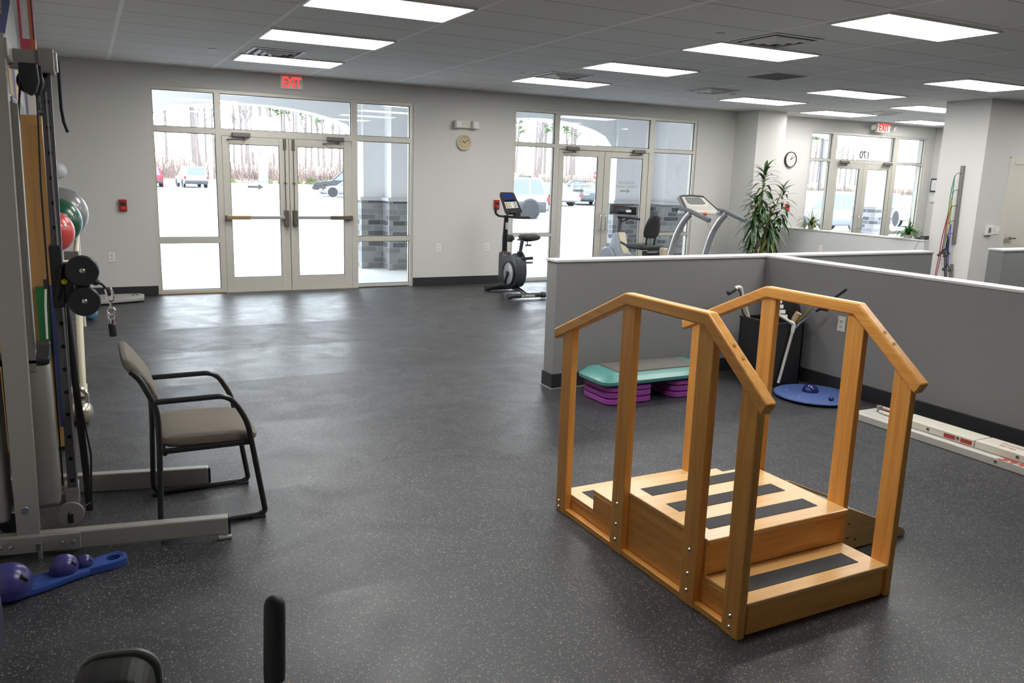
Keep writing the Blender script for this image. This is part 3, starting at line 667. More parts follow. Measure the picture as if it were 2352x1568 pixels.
# woods, shrubs, poles ---------------------------------------------------------------------------
BARK = pm('grey_bark', (.215, .19, .185), .95, nscale=5, namt=.3); PINE = pm('pine_needles', (.13, .19, .08), .9, nscale=4, namt=.4)
def grow(m, p, d, L, r, lev, rng):
    q = p + d*L
    mid = p + d*L*.5 + Vector((rng.uniform(-1, 1), rng.uniform(-1, 1), 0))*L*.03
    m.tube([p, mid, q], [r, r*.8, r*.55], 5 if lev else 7, cap=False)
    if lev >= 3: return
    for k in range(11 if lev == 0 else 3):
        f = rng.uniform(.35, 1.0) if lev == 0 else rng.uniform(.3, 1)
        b = p + d*L*f; a = rng.uniform(0, 2*PI); tilt = rng.uniform(.35, .8)
        nd = (d*math.cos(tilt) + Vector((math.cos(a), math.sin(a), .1))*math.sin(tilt)).normalized()
        grow(m, b, nd, L*rng.uniform(.12, .2)*(1 if lev == 0 else 2.2), r*.62*(1-.35*f), lev+1, rng)
TREE_LAB = 'tall bare winter tree in the woods across the parking lot'
PINE_LAB = 'tall pine tree with thin green crown in the woods across the lot'
def bare(seed, lean):
    rng = random.Random(seed); t = thing('bare_tree', TREE_LAB, 'tree', (0, 0, 0), group='bare trees in the woods')
    m = MB(); grow(m, Vector((0, 0, -.4)), Vector((lean, 0, 1)).normalized(), 15, .19, 0, rng); put(m, 'trunk', BARK, t, True); return t
def pine(seed):
    rng = random.Random(seed); t = thing('pine_tree', PINE_LAB, 'tree', (0, 0, 0), group='pines in the woods')
    m = MB(); m.tube([(0, 0, -.4), (.15, 0, 9), (0, .1, 19)], [.22, .18, .06], 8)
    f = MB()
    for k in range(26):
        z = rng.uniform(8, 19); a = rng.uniform(0, 2*PI); L = (20-z)*.12+.75
        e = Vector((math.cos(a)*L, math.sin(a)*L, z+rng.uniform(-.3, .6))); m.tube([(0, 0, z), e], [.06, .02], 5)
        for j in range(9):
            c = Vector((0, 0, z)).lerp(e, rng.uniform(.5, 1.1)) + Vector((rng.uniform(-.35, .35), rng.uniform(-.35, .35), rng.uniform(-.2, .35)))
            for q in range(7):
                d = Vector((rng.uniform(-1, 1), rng.uniform(-1, 1), rng.uniform(-.3, .8))).normalized()*.5; s = d.orthogonal().normalized()*.07
                f.strip([c-s, c+d-s*.3], [c+s, c+d+s*.3])
    put(m, 'trunk', BARK, t, True); put(f, 'foliage', PINE, t); return t
protos = [bare(1, .02), bare(5, -.04), bare(9, .06), pine(3), pine(8)]
rng = random.Random(42); used = set()
def zg(y): return -.15 + (min(y, 112)-98)/14*2.05 + max(0, y-112)*.014
spots = []
for (a, b, n) in ((4, 41, 38), (54, 92, 38), (116, 150, 16)):
    for row in range(6):
        m_ = int((b-a)/5.9)
        for i in range(m_): spots.append((a + (b-a)*(i + .5 + (.42 if row % 2 else 0) - .2 + .13*(row//2))/m_ + rng.uniform(-.15, .15), 105.5 + 5.6*row + rng.uniform(-.1, .1)))
for i, (x, y) in enumerate(spots):
    k = (i*7+3) % 5; p = protos[k]
    z = zg(y)
    if k not in used: used.add(k); p.location = (x, y, z); p.rotation_euler = (0, 0, rng.uniform(0, 6))
    else: dup(p, (x, y, z), rng.uniform(0, 6.28), scale=rng.uniform(.85, 1.08))
# the brown thicket under the trees: nobody could count its stems
m = MB()
for i in range(5200):
    seg = rng.choice(((3, 42), (53, 93), (114, 152))); x = rng.uniform(*seg); y = rng.uniform(99, 102.3); z = zg(y); h = rng.uniform(.4, 1.9)*rng.uniform(.6, 1)
    d = Vector((rng.uniform(-.5, .5), rng.uniform(-.4, .4), h)); s = Vector((.055, .02, 0))
    m.strip([Vector((x, y, z))-s, Vector((x, y, z))+d-s*.3], [Vector((x, y, z))+s, Vector((x, y, z))+d+s*.3])
for i in range(2600):
    seg = rng.choice(((3, 42), (53, 93), (114, 152))); x = rng.uniform(*seg); y = rng.uniform(99, 102.3); z = zg(y); h = rng.uniform(2, 9)*rng.uniform(.5, 1)
    p = Vector((x, y, z)); q = p + Vector((rng.uniform(-.12, .12)*h, 0, h*.6)); e = q + Vector((rng.uniform(-.2, .2)*h, 0, h*.4)); s = Vector((.024, .008, 0))
    m.strip([p-s, q-s*.8, e-s*.3], [p+s, q+s*.8, e+s*.3])
put(m, 'dead_bush_thicket', pm('dead_brush', (.26, .18, .165), .95, nscale=1, namt=.4), None, label='reddish brown thicket of dead brush along the foot of the woods', cat='brush', kind='stuff')
SHR = pm('yellow_green_leaves', (.20, .22, .07), .9, nscale=9, namt=.4)
def shrub(seed):
    rg = random.Random(seed); t = put(shrub_mesh(rg), 'low_shrub', SHR, None, label='low yellow green shrub in a row along the lot edge', cat='shrub', group='low shrubs along the lot'); return t
def shrub_mesh(rg):
    m = MB()
    for i in range(260):
        a = rg.uniform(0, 2*PI); e = rg.uniform(0, PI/2); r = rg.uniform(.5, 1.0)
        c = Vector((math.cos(a)*math.cos(e)*r, math.sin(a)*math.cos(e)*r, math.sin(e)*r*.75)); d = Vector((rg.uniform(-1, 1), rg.uniform(-1, 1), rg.uniform(-.2, 1))).normalized()*.24; s = d.orthogonal().normalized()*.06
        m.strip([c-s, c+d*.5-s, c+d-s*.2], [c+s, c+d*.5+s, c+d+s*.2])
    for i in range(7):
        a = i*.9; m.tube([(0, 0, -.05), (math.cos(a)*.45, math.sin(a)*.45, .5)], [.03, .015], 5)
    return m
s0 = shrub(4); first = True
for (x, y, s) in ((17.2, 88, 1.0), (19.0, 88, 1.4), (20.8, 89, 1.1), (22.4, 88, 1.5), (24.2, 88, 1.2), (12.3, 88, .8), (13.4, 88.5, .9), (66.5, 90, .8), (69.2, 90, .85), (72.0, 90, .9), (74.8, 90, .8), (77.2, 90, .9),
                  (86, 74, .6), (88.2, 74, .6), (90.6, 74, .7), (93, 74, .6), (99, 74, .7), (102, 74, .6)):
    if first: s0.location = (x, y, G); s0.scale = (s*.68,)*3; first = False
    else: dup(s0, (x, y, G), x, scale=s*.68)
for i, (x, y, s, lab) in enumerate(((21.0, 8.6, .55, 'yellow green planting below the silver car outside the farthest doors'), (25.6, 9.6, .55, 'yellow green planting outside the right sidelight of the farthest doors'))):
    dup(s0, (x, y, G), i*2, label=lab, group='planting beds by the farthest doors', scale=s)
POLE = pm('dark_pole', (.05, .055, .07), .5)
t = thing('street_lamp', 'tall dark lamp post in the lot seen through the farthest left window', 'lamp post', (44.0, 31.5, G))
put(MB().cyl((44, 31.5, G), (44, 31.5, 6.6), .065, 12, .045), 'pole', POLE, t, True); put(MB().cyl((44, 31.5, G), (44, 31.5, .5), .16, 14), 'pole_base', CONC, t, True)
put(MB().box(43.3, 44.7, 31.3, 31.7, 6.5, 6.65, .03), 'lamp_head', POLE, t)
t = thing('street_lamp', 'slim white pole rising before the woods in the left window', 'lamp post', (12.1, 96, G))
put(MB().cyl((12.1, 96, G), (12.1, 96, 9), .24, 12, .18), 'pole', WHITE, t, True); put(MB().box(11.5, 12.7, 95.8, 96.2, 8.9, 9.1, .03), 'lamp_head', WHITE, t)
t = thing('stop_sign', 'small red stop sign across the lot seen through the middle doors', 'stop sign', (63.5, 90, G))
put(MB().cyl((63.5, 90.05, G), (63.5, 90.05, 1.9), .06, 8), 'sign_post', STEEL, t)
put(MB().prism([(63.5+.6*math.cos(R_(22.5+45*k)), 2.0+.6*math.sin(R_(22.5+45*k))) for k in range(8)], 'y', 89.95, 90.0), 'sign_face', RED, t)
text('STOP', .44, (63.5, 89.94, 1.85), (1, 0, 0), (0, 0, 1), WHITE, 'sign_lettering', t, .01)
t = thing('street_sign', 'pale roadside sign on a post beyond the left double doors', 'sign', (16.2, 86, G))
put(MB().box(15.9, 16.9, 86, 86.4, -.15, 3.2, .05), 'sign_post', pm('sign_pale_blue', (.55, .66, .68), .6), t)
put(MB().box(15.3, 18.3, 85.8, 86.5, 3.3, 7.2, .08), 'sign_panel', pm('sign_white', (.72, .75, .75), .6), t)
# ------------------------------------------------------------------ training stairs
OAKD, OAKL = (.60, .24, .047), (.86, .45, .115)
WX = wood('honey_oak_x', OAKD, OAKL, 'x'); WYm = wood('honey_oak_y', OAKD, OAKL, 'y'); WZ = wood('honey_oak_z', OAKD, OAKL, 'z')
LTX = wood('pale_oak_tread', (.66, .35, .11), (.82, .52, .21), 'x', .3, .35)
GRIT = pm('grit_strip', (.035, .036, .038), .75, nscale=300, namt=.5, bump=.4, bscale=700)
st = thing('training_stairs', 'honey coloured wooden therapy training stairs with two handrails', 'training stairs', (.935, -7.6, 0))
POSTY = [(-7.0, -6.912), (-7.503, -7.412), (-8.018, -7.928), (-8.277, -8.188)]
def railz(y):
    P = [(-8.32, .944), (-7.978, 1.214), (-7.43, 1.214), (-6.83, .946)]
    for (a, za), (b, zb) in zip(P, P[1:]):
        if y <= b: return za + (zb-za)*(y-a)/(b-a)
    return .946
BOLTZ = [(.055, .022), (.236, .136, .061), (.237, .133, .059), (.08, .034)]
for side, (xa, xb) in (('l', (.505, .543)), ('r', (1.327, 1.360))):
    for k, (ya, yb) in enumerate(POSTY):
        za, zb = railz(ya)-.035, railz(yb)-.035
        p = put(MB().prism([(ya, 0), (yb, 0), (yb, zb), (ya, za)], 'x', xa, xb, .003, 2), 'post', WZ, st)
        xf = xa if side == 'l' else xb; s = -1 if side == 'l' else 1
        for z in BOLTZ[k]:
            yc = (ya+yb)/2 + (.012 if k < 1 else 0)
            put(MB().lathe([(0, .007), (.006, .006), (.009, 0)], (xf, yc, z), (s, 0, 0), 14), 'bolt', STEEL, p, True)
    # handrail: three straight lengths mitred together
    top = [(-8.325, .940), (-7.978, 1.214), (-7.43, 1.214), (-6.825, .944)]
    xc = (xa+xb)/2; prof = []
    low = [(-8.297, .892), (-7.960, 1.160), (-7.442, 1.160), (-6.836, .894)]
    r = put(MB().prism(top + low[::-1], 'x', xc-.024, xc+.024, .007, 2), 'handrail', WYm, st)
    put(MB().lathe([(0, .001), (.007, .001), (.007, 0)], (xc, -8.16, 1.0735), (0, -.62, .78), 12).lathe([(0, .001), (.007, .001), (.007, 0)], (xc, -8.11, 1.1125), (0, -.62, .78), 12), 'screw_plug', pm('plug', (.42, .2, .06), .5), r)
    # base runner between the posts and the stepped side panel
    put(MB().box(xa+.004, xb-.002, -8.19, -6.99, 0, .028, .003), 'base_rail', WYm, st)
    xs = (.543, .560) if side == 'l' else (1.310, 1.327)
    put(MB().prism([(-6.925, .004), (-6.925, .083), (-7.205, .083), (-7.205, .183), (-7.46, .183), (-7.46, .283), (-8.03, .283), (-8.03, .123), (-8.26, .123), (-8.26, .004)], 'x', *xs), 'side_panel', WYm, st)
def tread(y0, y1, z, x0=.546, x1=1.326):
    return put(MB().box(x0, x1, y0, y1, z-.019, z, .004, 2), 'tread', LTX, st)
def grip(t, y0, y1, z, x0=.612, x1=1.232): put(MB().box(x0, x1, y0, y1, z-.001, z+.0018, .0008, 1), 'grip_strip', GRIT, t)
a = tread(-8.274, -8.03, .142); grip(a, -8.205, -8.112, .142)
a = tread(-8.046, -7.452, .302, .540, 1.332); grip(a, -7.962, -7.872, .302); grip(a, -7.768, -7.675, .302); grip(a, -7.575, -7.484, .302)
a = tread(-7.462, -7.193, .202); grip(a, -7.40, -7.31, .202)
a = tread(-7.208, -6.913, .102); grip(a, -7.11, -6.99, .102)
for y, z0, z1 in ((-8.258, .004, .123), (-8.022, .142, .283), (-7.466, .202, .283), (-7.212, .102, .183), (-6.932, .004, .083)):
    put(MB().box(.56, 1.31, y-.008, y+.008, z0, z1, .001, 1), 'riser', WX, st)

# slant board behind the stairs
PLY = wood('birch_ply', (.50, .33, .12), (.66, .47, .21), 'x', .5, .1)
sb = thing('slant_board', 'wooden calf stretch slant board on the floor behind the stairs', 'slant board', (1.75, -7.7, 0))
prof = [(1.463, .003), (1.463, .06), (1.484, .128), (1.514, .219), (1.533, .212), (1.92, .05), (1.945, .03), (1.945, .003)]
for y in (-7.90, -7.52): put(MB().prism(prof, 'y', y, y+.018, .002, 1), 'side_panel', PLY, sb)
dk = MB().prism([(1.50, .195), (1.925, .018), (1.925, .032), (1.508, .207)], 'y', -7.882, -7.52)
put(dk, 'footplate', pm('grey_footplate', (.15, .155, .15), .6, nscale=160, namt=.3), sb)
put(MB().box(1.468, 1.482, -7.882, -7.52, .04, .10, .002).box(1.49, 1.505, -7.882, -7.52, .13, .175, .002), 'cross_bar', PLY, sb)
m = MB()
for k in range(5): m.cyl((1.50+.03*(k % 2), -7.9015, .03+.036*k), (1.50+.03*(k % 2), -7.899, .03+.036*k), .005, 10)
m.cyl((1.58, -7.9015, .05), (1.58, -7.899, .05), .005, 10).cyl((1.83, -7.9015, .04), (1.83, -7.899, .04), .005, 10)
put(m, 'peg_holes', pm('hole_dark', (.03, .02, .01), .9), sb)

# ------------------------------------------------------------------ guest chair
ch = thing('guest_chair', 'taupe upholstered armchair with black tubular sled frame', 'chair', (-1.13, -6.16, 0))
FAB = pm('taupe_fabric', (.165, .145, .118), .9, nscale=220, namt=.25, bump=.3, bscale=500)
yn, yf = -6.42, -5.93
for y in (yn, yf):
    side = rnd([(-1.455, y, .79), (-1.418, y, .75), (-1.352, y, .60), (-1.352, y, .42), (-1.366, y, .014), (-.91, y, .014), (-.885, y, .03), (-.955, y, .50), (-1.03, y, .638), (-1.362, y, .636)], .06, 5)
    put(MB().tube(side, .0135, 12), 'side_frame', BLACKP, ch, True)
    put(MB().box(-.955, -.885, y-.017, y+.017, 0, .014, .004), 'glide', BLACKM, ch); put(MB().box(-1.372, -1.30, y-.017, y+.017, 0, .012, .004), 'glide', BLACKM, ch)
put(MB().tube([(-1.33, yn, .385), (-1.33, yf, .385)], .012, 10).tube([(-.96, yn, .395), (-.96, yf, .395)], .012, 10).box(-1.34, -.94, yn+.01, yn+.03, .378, .402, .003).box(-1.34, -.94, yf-.03, yf-.01, .378, .402, .003), 'seat_rail', BLACKP, ch, True)
def cushion(sec, y0, y1, n=9, pw=4.0):
    """pillow: a closed section (list of (x,z)) swept in y and pulled in at both ends"""
    cx = sum(p[0] for p in sec)/len(sec); cz = sum(p[1] for p in sec)/len(sec); rings = []
    for i in range(n+1):
        t = -1+2*i/n; t = math.sin(t*PI/2); s = (1-abs(t)**pw*.0)*(max(0, 1-abs(t)**6))**.5*.12+.88 if abs(t) < 1 else .80
        y = (y0+y1)/2 + t*(y1-y0)/2
        rings.append([(cx+(p[0]-cx)*s, y, cz+(p[1]-cz)*(s if abs(t) < .999 else .55)) for p in sec])
    return MB().loft(rings)
seat = [(-1.355, .425), (-1.345, .452), (-1.28, .468), (-1.15, .465), (-1.0, .458), (-.93, .447), (-.895, .425), (-.900, .395), (-.94, .385), (-1.1, .392), (-1.25, .395), (-1.335, .398)]
put(cushion(seat, yn+.017, yf-.017), 'seat', FAB, ch, True, sub=1)
back = [(-1.330, .615), (-1.345, .595), (-1.368, .605), (-1.402, .69), (-1.440, .755), (-1.476, .80), (-1.492, .83), (-1.488, .848), (-1.466, .852), (-1.440, .83), (-1.395, .765), (-1.355, .70)]
put(cushion(back, yn+.012, yf-.012), 'backrest', FAB, ch, True, sub=1)

# ------------------------------------------------------------------ cable machine
GREY = pm('grey_powder_coat', (.34, .335, .31), .42, .25, namt=.05, nscale=90, coat=.15)
GREYL = pm('grey_shroud', (.31, .305, .28), .5, .05, namt=.04, nscale=20)
STEELD = pm('dark_steel_tube', (.13, .125, .14), .4, .35, namt=.12, nscale=20)
CABLE = pm('black_cable', (.012, .012, .013), .45)
cm = thing('cable_machine', 'grey cable pulley machine with tall posts at the left edge', 'cable machine', (-1.87, -6.3, 0))
def beam(p0, p1, w_, z0, z1, name, par=cm, mat=GREY, bev=.006):
    p0, p1 = Vector(p0), Vector(p1); d = (p1-p0).normalized(); n = Vector((-d.y, d.x))*w_/2
    pts = [tuple(p0-n), tuple(p1-n), tuple(p1+n), tuple(p0+n)]
    return put(MB().prism(pts, 'z', z0, z1, bev), name, mat, par)
fb = beam((-2.11, -6.395), (-1.082, -6.572), .055, .014, .098, 'base_beam')
put(MB().box(-1.135, -1.075, -6.625, -6.57, .004, .016, .002), 'foot_tab', GREY, fb); put(MB().cyl((-1.105, -6.612, .015), (-1.105, -6.612, .018), .008, 12), 'bolt', STEEL, fb)
put(MB().prism([(-1.083, -6.600), (-1.078, -6.545), (-1.074, -6.545), (-1.078, -6.602)], 'z', .016, .097), 'end_cap', BLACK, fb)
sp = beam((-2.03, -6.439), (-1.70, -6.496), .012, .02, .094, 'splice_plate', fb, GREY, .002)
for x, y in ((-2.01, -6.451), (-1.97, -6.458), (-1.775, -6.490), (-1.73, -6.498)): put(MB().lathe([(0, .012), (.008, .01), (.011, 0)], (x, y, .055), (-.17, -.98, 0), 12), 'bolt', STEEL, fb, True)
rb = beam((-2.10, -5.655), (-1.082, -5.872), .05, .004, .102, 'base_beam')
put(MB().prism([(-1.083, -5.897), (-1.078, -5.847), (-1.072, -5.847), (-1.076, -5.899)], 'z', .006, .10), 'end_cap', BLACK, rb)
put(MB().box(-2.09, -2.03, -6.40, -5.68, .02, .09, .004), 'side_beam', GREY, cm)
# main upright with its bright right corner
up = put(MB().loft([[(-1.945, -6.44, .096), (-1.858, -6.455, .096), (-1.858, -6.365, .096), (-1.945, -6.35, .096)], [(-1.925, -6.44, 2.19), (-1.826, -6.455, 2.19), (-1.826, -6.365, 2.19), (-1.925, -6.35, 2.19)]]), 'upright', GREY, cm)
put(MB().lathe([(0, .002), (.016, .002), (.018, 0)], (-1.905, -6.447, .21), (0, -1, 0), 16), 'plug', STEEL, up, True)
put(MB().loft([[(-1.93, -6.33, .80), (-1.822, -6.33, .80), (-1.822, -6.25, .80), (-1.93, -6.25, .80)], [(-1.90, -6.33, 1.97), (-1.806, -6.33, 1.93), (-1.806, -6.25, 1.93), (-1.90, -6.25, 1.97)]]), 'rear_upright', GREY, cm)
put(MB().box(-1.8225, -1.818, -6.332, -6.325, .9, 1.3), 'edge_trim', STEEL, cm)
# weight-stack shrouds left and right of the upright
for (xa, xb, nm) in ((-1.955, -1.772, 0), (-2.105, -1.965, 1)):
    s = put(MB().box(xa, xb, -6.325 if nm == 0 else -6.42, -6.14 if nm == 0 else -6.22, .165 if nm == 0 else .15, .835, .022, 3), 'weight_shroud', GREYL, cm, True)
    ya, yb = (-6.33, -6.135) if nm == 0 else (-6.425, -6.215)
    put(MB().prism([(ya, .825), (yb, .825), (yb, .905), (ya, .862)], 'x', xa-.004, xb+.004, .012, 2), 'shroud_cap', BLACK, s, True)
put(MB().cyl((-1.866, -6.23, .86), (-1.866, -6.23, .955), .02, 14).prism([(-1.89, .86), (-1.835, .86), (-1.862, .97)], 'y', -6.25, -6.225), 'selector_stem', BLACK, cm)
# perforated column with its brackets
cx0, cx1 = -1.748, -1.706
col = put(MB().loft([[(cx0, -6.16, .16), (cx1, -6.16, .16), (cx1, -6.10, .16), (cx0, -6.10, .16)], [(cx0+.024, -6.16, 2.13), (cx1+.024, -6.16, 2.13), (cx1+.024, -6.10, 2.13), (cx0+.024, -6.10, 2.13)]]), 'adjustment_column', STEELD, cm)
m = MB()
for k in range(18):
    z = .22+.1085*k; x = -1.727+.024*(z-.16)/1.97
    m.cyl((x, -6.1612, z), (x, -6.158, z), .0095, 14)
put(m, 'pin_holes', pm('hole_black', (.004, .004, .004), .9), col)
m = MB().box(cx1-.004, cx1+.004, -6.164, -6.155, .16, 2.0, .001); put(m, 'edge_trim', STEEL, col)
put(MB().box(-1.762, -1.70, -6.17, -6.05, .095, .185, .005).box(-1.90, -1.76, -6.15, -6.09, .095, .15, .004), 'column_foot', GREY, cm)
tb = put(MB().box(-1.835, -1.665, -6.19, -6.11, 2.085, 2.165, .006).box(-1.725, -1.664, -6.20, -6.06, 2.075, 2.175, .004), 'top_beam', GREY, cm)
put(MB().box(-1.664, -1.652, -6.18, -6.10, 2.085, 2.165, .004).cyl((-1.655, -6.16, 2.14), (-1.645, -6.16, 2.14), .009, 12), 'end_plate', STEEL, tb)
put(MB().box(-1.86, -1.815, -6.45, -6.11, 2.10, 2.175, .006), 'top_arm', GREY, cm)
pu = put(MB().prism([(-1.795, 2.10), (-1.725, 2.10), (-1.722, 2.03), (-1.735, 1.985), (-1.757, 1.968), (-1.78, 1.985), (-1.795, 2.04)], 'y', -6.30, -6.25, .006), 'pulley_guard', BLACK, cm, True)
put(MB().prism([(-1.752, 2.10), (-1.712, 2.10), (-1.710, 2.02), (-1.725, 1.975), (-1.745, 1.972)], 'y', -6.245, -6.205, .004), 'pulley_guard', BLACK, cm, True)
put(MB().lathe([(0, -.015), (.05, -.015), (.052, -.006), (.044, 0), (.052, .006), (.05, .015), (0, .015)], (-1.758, -6.225, 2.03), (0, 1, 0), 26), 'pulley', BLACK, cm, True)
# bottom pulley disc
pd = put(MB().lathe([(0, -.01), (.056, -.01), (.058, -.004), (.05, 0), (.058, .004), (.056, .01), (0, .01)], (-1.742, -6.185, .066), (0, -1, 0), 30), 'pulley', GREYL, cm, True)
put(MB().box(-1.754, -1.732, -6.20, -6.193, .022, .072, .003), 'pulley_slot', BLACK, pd); put(MB().lathe([(0, .008), (.007, .007), (.009, 0)], (-1.742, -6.199, .073), (0, -1, 0), 12), 'bolt', STEEL, pd, True)
put(MB().lathe([(0, -.01), (.05, -.01), (.05, .01), (0, .01)], (-1.985, -6.20, .068), (0, -1, 0), 28), 'pulley', STEELD, cm, True)
# sliding carriage with two big pulleys
ca = put(MB().box(-1.745, -1.694, -6.185, -6.075, 1.055, 1.335, .006), 'carriage', BLACK, cm)
put(MB().box(-1.705, -1.655, -6.17, -6.11, 1.07, 1.255, .006), 'carriage_arm', BLACK, ca)
put(MB().cyl((-1.722, -6.187, 1.09), (-1.700, -6.192, 1.24), .012, 14), 'grip_bar', pm('gloss_black', (.012, .012, .013), .12), ca, True)
put(MB().lathe([(0, .02), (.012, .018), (.014, 0)], (-1.697, -6.187, 1.175), (.4, -1, 0), 16), 'pull_pin', pm('yellow_plastic', (.65, .48, .02), .4), ca, True)
put(MB().box(-1.654, -1.59, -6.185, -6.165, 1.07, 1.24, .01), 'pulley_plate', BLACK, ca)
for (z, r) in ((1.222, .069), (1.083, .067)):
    p = put(MB().lathe([(0, -.022), (r*.93, -.022), (r, -.014), (r*.9, 0), (r, .014), (r*.93, .022), (0, .022)], (-1.617, -6.20, z), (0, -1, 0), 36), 'pulley', BLACK, ca, True)
    put(MB().lathe([(0, .006), (.008, .005), (.012, .002), (.013, 0)], (-1.617, -6.222, z+.002), (0, -1, 0), 14), 'axle_bolt', STEEL, p, True)
put(MB().ball((-1.566, -6.20, 1.170), .017), 'cable_stop', BLACKM, ca, True)
put(MB().tube([(-1.617, -6.2, 1.155), (-1.566, -6.20, 1.170), (-1.54, -6.20, 1.158), (-1.522, -6.20, 1.135), (-1.512, -6.2, 1.105)], .006, 10), 'cable', CABLE, ca, True)
hk = MB().tube(rnd([(-1.528, -6.2, 1.135), (-1.507, -6.2, 1.14), (-1.497, -6.2, 1.10), (-1.505, -6.2, 1.075), (-1.522, -6.2, 1.09), (-1.528, -6.2, 1.135)], .02, 4), .006, 8)
hk.tube([(-1.511, -6.2, 1.08), (-1.511, -6.2, 1.052)], .005, 8).torus((-1.511, -6.2, 1.033), .017, .0045, (.3, 1, 0))
put(hk, 'carabiner', CHROME, ca, True)
hd = put(MB().tube([(-1.526, -6.2, 1.035), (-1.524, -6.2, .985), (-1.511, -6.2, .972), (-1.496, -6.2, .985), (-1.496, -6.2, 1.035)], .004, 8).cyl((-1.511, -6.2, .995), (-1.511, -6.2, .97), .016, 16, .013), 'handle_clevis', CHROME, ca, True)
put(MB().lathe([(0, 0), (.014, 0), (.017, .006), (.0165, .055), (.012, .06), (0, .06)], (-1.508, -6.205, .915), (-.06, 0, 1), 18), 'handle_grip', BLACKM, hd, True)
# cables
put(MB().tube([(-1.792, -6.275, 2.03), (-1.835, -6.28, 1.65), (-1.866, -6.23, .97)], .0045, 8), 'cable', CABLE, cm, True)
put(MB().tube([(-1.735, -6.225, 2.03), (-1.752, -6.2, 1.60), (-1.757, -6.19, 1.10), (-1.762, -6.15, .90), (-1.768, -6.12, .19)], .004, 8), 'cable', CABLE, cm, True)
put(MB().tube([(-1.690, -6.05, 1.05), (-1.672, -6.05, .60), (-1.64, -6.05, .30), (-1.655, -6.05, .06), (-1.70, -6.10, .05)], .0045, 8), 'cable', CABLE, cm, True)
put(MB().tube([(-1.70, -6.04, 1.08), (-1.682, -6.03, .62), (-1.668, -6.03, .20), (-1.665, -6.03, .005)], .010, 8, flat=(.016, .004, (1, 0, 0))), 'belt', pm('dark_belt', (.03, .027, .028), .6), cm, True)
put(MB().tube([(-1.652, -6.0, 2.15), (-1.654, -6.0, 2.03), (-1.654, -6.0, 1.94), (-1.648, -6.0, 1.88), (-1.635, -6.0, 1.835)], .005, 8, flat=(.007, .003, (1, 0, 0))), 'hanging_cord', CABLE, cm, True)
put(MB().cyl((-1.858, -6.515, .004), (-1.858, -6.515, .075), .011, 14).cyl((-1.858, -6.515, .06), (-1.858, -6.515, .08), .014, 14).box(-1.872, -1.844, -6.52, -6.49, .05, .06), 'leveling_foot', CHROME, cm, True)

# blue rocker plank with domes, in front of the machine
BLU = pm('blue_plastic', (.03, .075, .30), .4, namt=.08); BLU2 = pm('violet_blue_dome', (.035, .035, .17), .3, namt=.1)
rp = thing('ankle_exerciser', 'blue ankle exercise plank with three domes under the machine beam', 'exercise board', (-1.75, -6.70, 0))
d = Vector((.43, .165)).normalized(); n = Vector((-d.y, d.x)); o0 = Vector((-1.985, -6.835))
def pl(u, v, z): q = o0 + d*u + n*v; return (q.x, q.y, z)
out = [(0, .05), (.05, .062), (.16, .058), (.26, .042), (.36, .042), (.43, .052), (.475, .045), (.49, .02), (.49, -.02), (.475, -.045), (.43, -.052), (.36, -.042), (.26, -.042), (.16, -.058), (.05, -.062), (0, -.05)]
hole = [(.437+.030*math.cos(2*PI*k/16), .027*math.sin(2*PI*k/16)) for k in range(16)]
tb_ = bmesh.new(); Z0, Z1 = .003, .032
def ring(pts, z): return [tb_.verts.new(pl(u, v, z)) for u, v in pts]
# top and bottom made as a ring of quads so the hand hole stays open
dense = []
for k in range(16):
    a = 2*PI*k/16; dense.append(out_pt := None)
dense = [(.49, 0), (.488, .022), (.475, .045), (.43, .053), (.36, .044), (.33, .042), (.33, .03), (.33, .015), (.33, 0), (.33, -.015), (.33, -.03), (.33, -.042), (.36, -.044), (.43, -.053), (.475, -.045), (.488, -.022)]
ot, it, ob_, ib = ring(dense, Z1), ring(hole, Z1), ring(dense, Z0), ring(hole, Z0)
for k in range(16):
    j = (k+1) % 16
    tb_.faces.new((ot[k], ot[j], it[j], it[k])); tb_.faces.new((ob_[j], ob_[k], ib[k], ib[j])); tb_.faces.new((ot[j], ot[k], ob_[k], ob_[j])); tb_.faces.new((it[k], it[j], ib[j], ib[k]))
bmesh.ops.recalc_face_normals(tb_, faces=tb_.faces[:])
m = MB(); m._m(tb_)
main = [(0, .045), (.05, .06), (.16, .058), (.26, .045), (.331, .042), (.331, -.042), (.26, -.045), (.16, -.058), (.05, -.06), (0, -.045)]
m.prism([pl(u, v, 0)[:2] for u, v in main], 'z', Z0, Z1, .006)
m.tube([pl(u*1.0, v*.86, Z1) for u, v in ((.02, .045), (.16, .055), (.26, .04), (.36, .04), (.43, .05), (.468, .04), (.478, 0), (.468, -.04), (.43, -.05), (.36, -.04), (.26, -.04), (.16, -.055), (.02, -.045))], .004, 8)
put(m, 'plank', BLU, rp, True)
for u, r_, hh in ((.035, .088, .06), (.245, .056, .045), (.325, .034, .028)):
    q = pl(u, .012 if u > .1 else 0, Z1+hh*.35)
    dm = put(MB().lathe([(r_*math.cos(a), r_*math.sin(a)) for a in [R_(x) for x in (-20, 0, 15, 30, 45, 60, 75, 90)]], q, (0, 0, 1), 28), 'dome', BLU2, rp, True)
    put(MB().tube([(q[0]+r_*.55, q[1]-r_*.62, q[2]+r_*.62), (q[0]+r_*.78, q[1]-r_*.55, q[2]+r_*.34)], r_*.09, 8), 'slot', BLACK, dm)

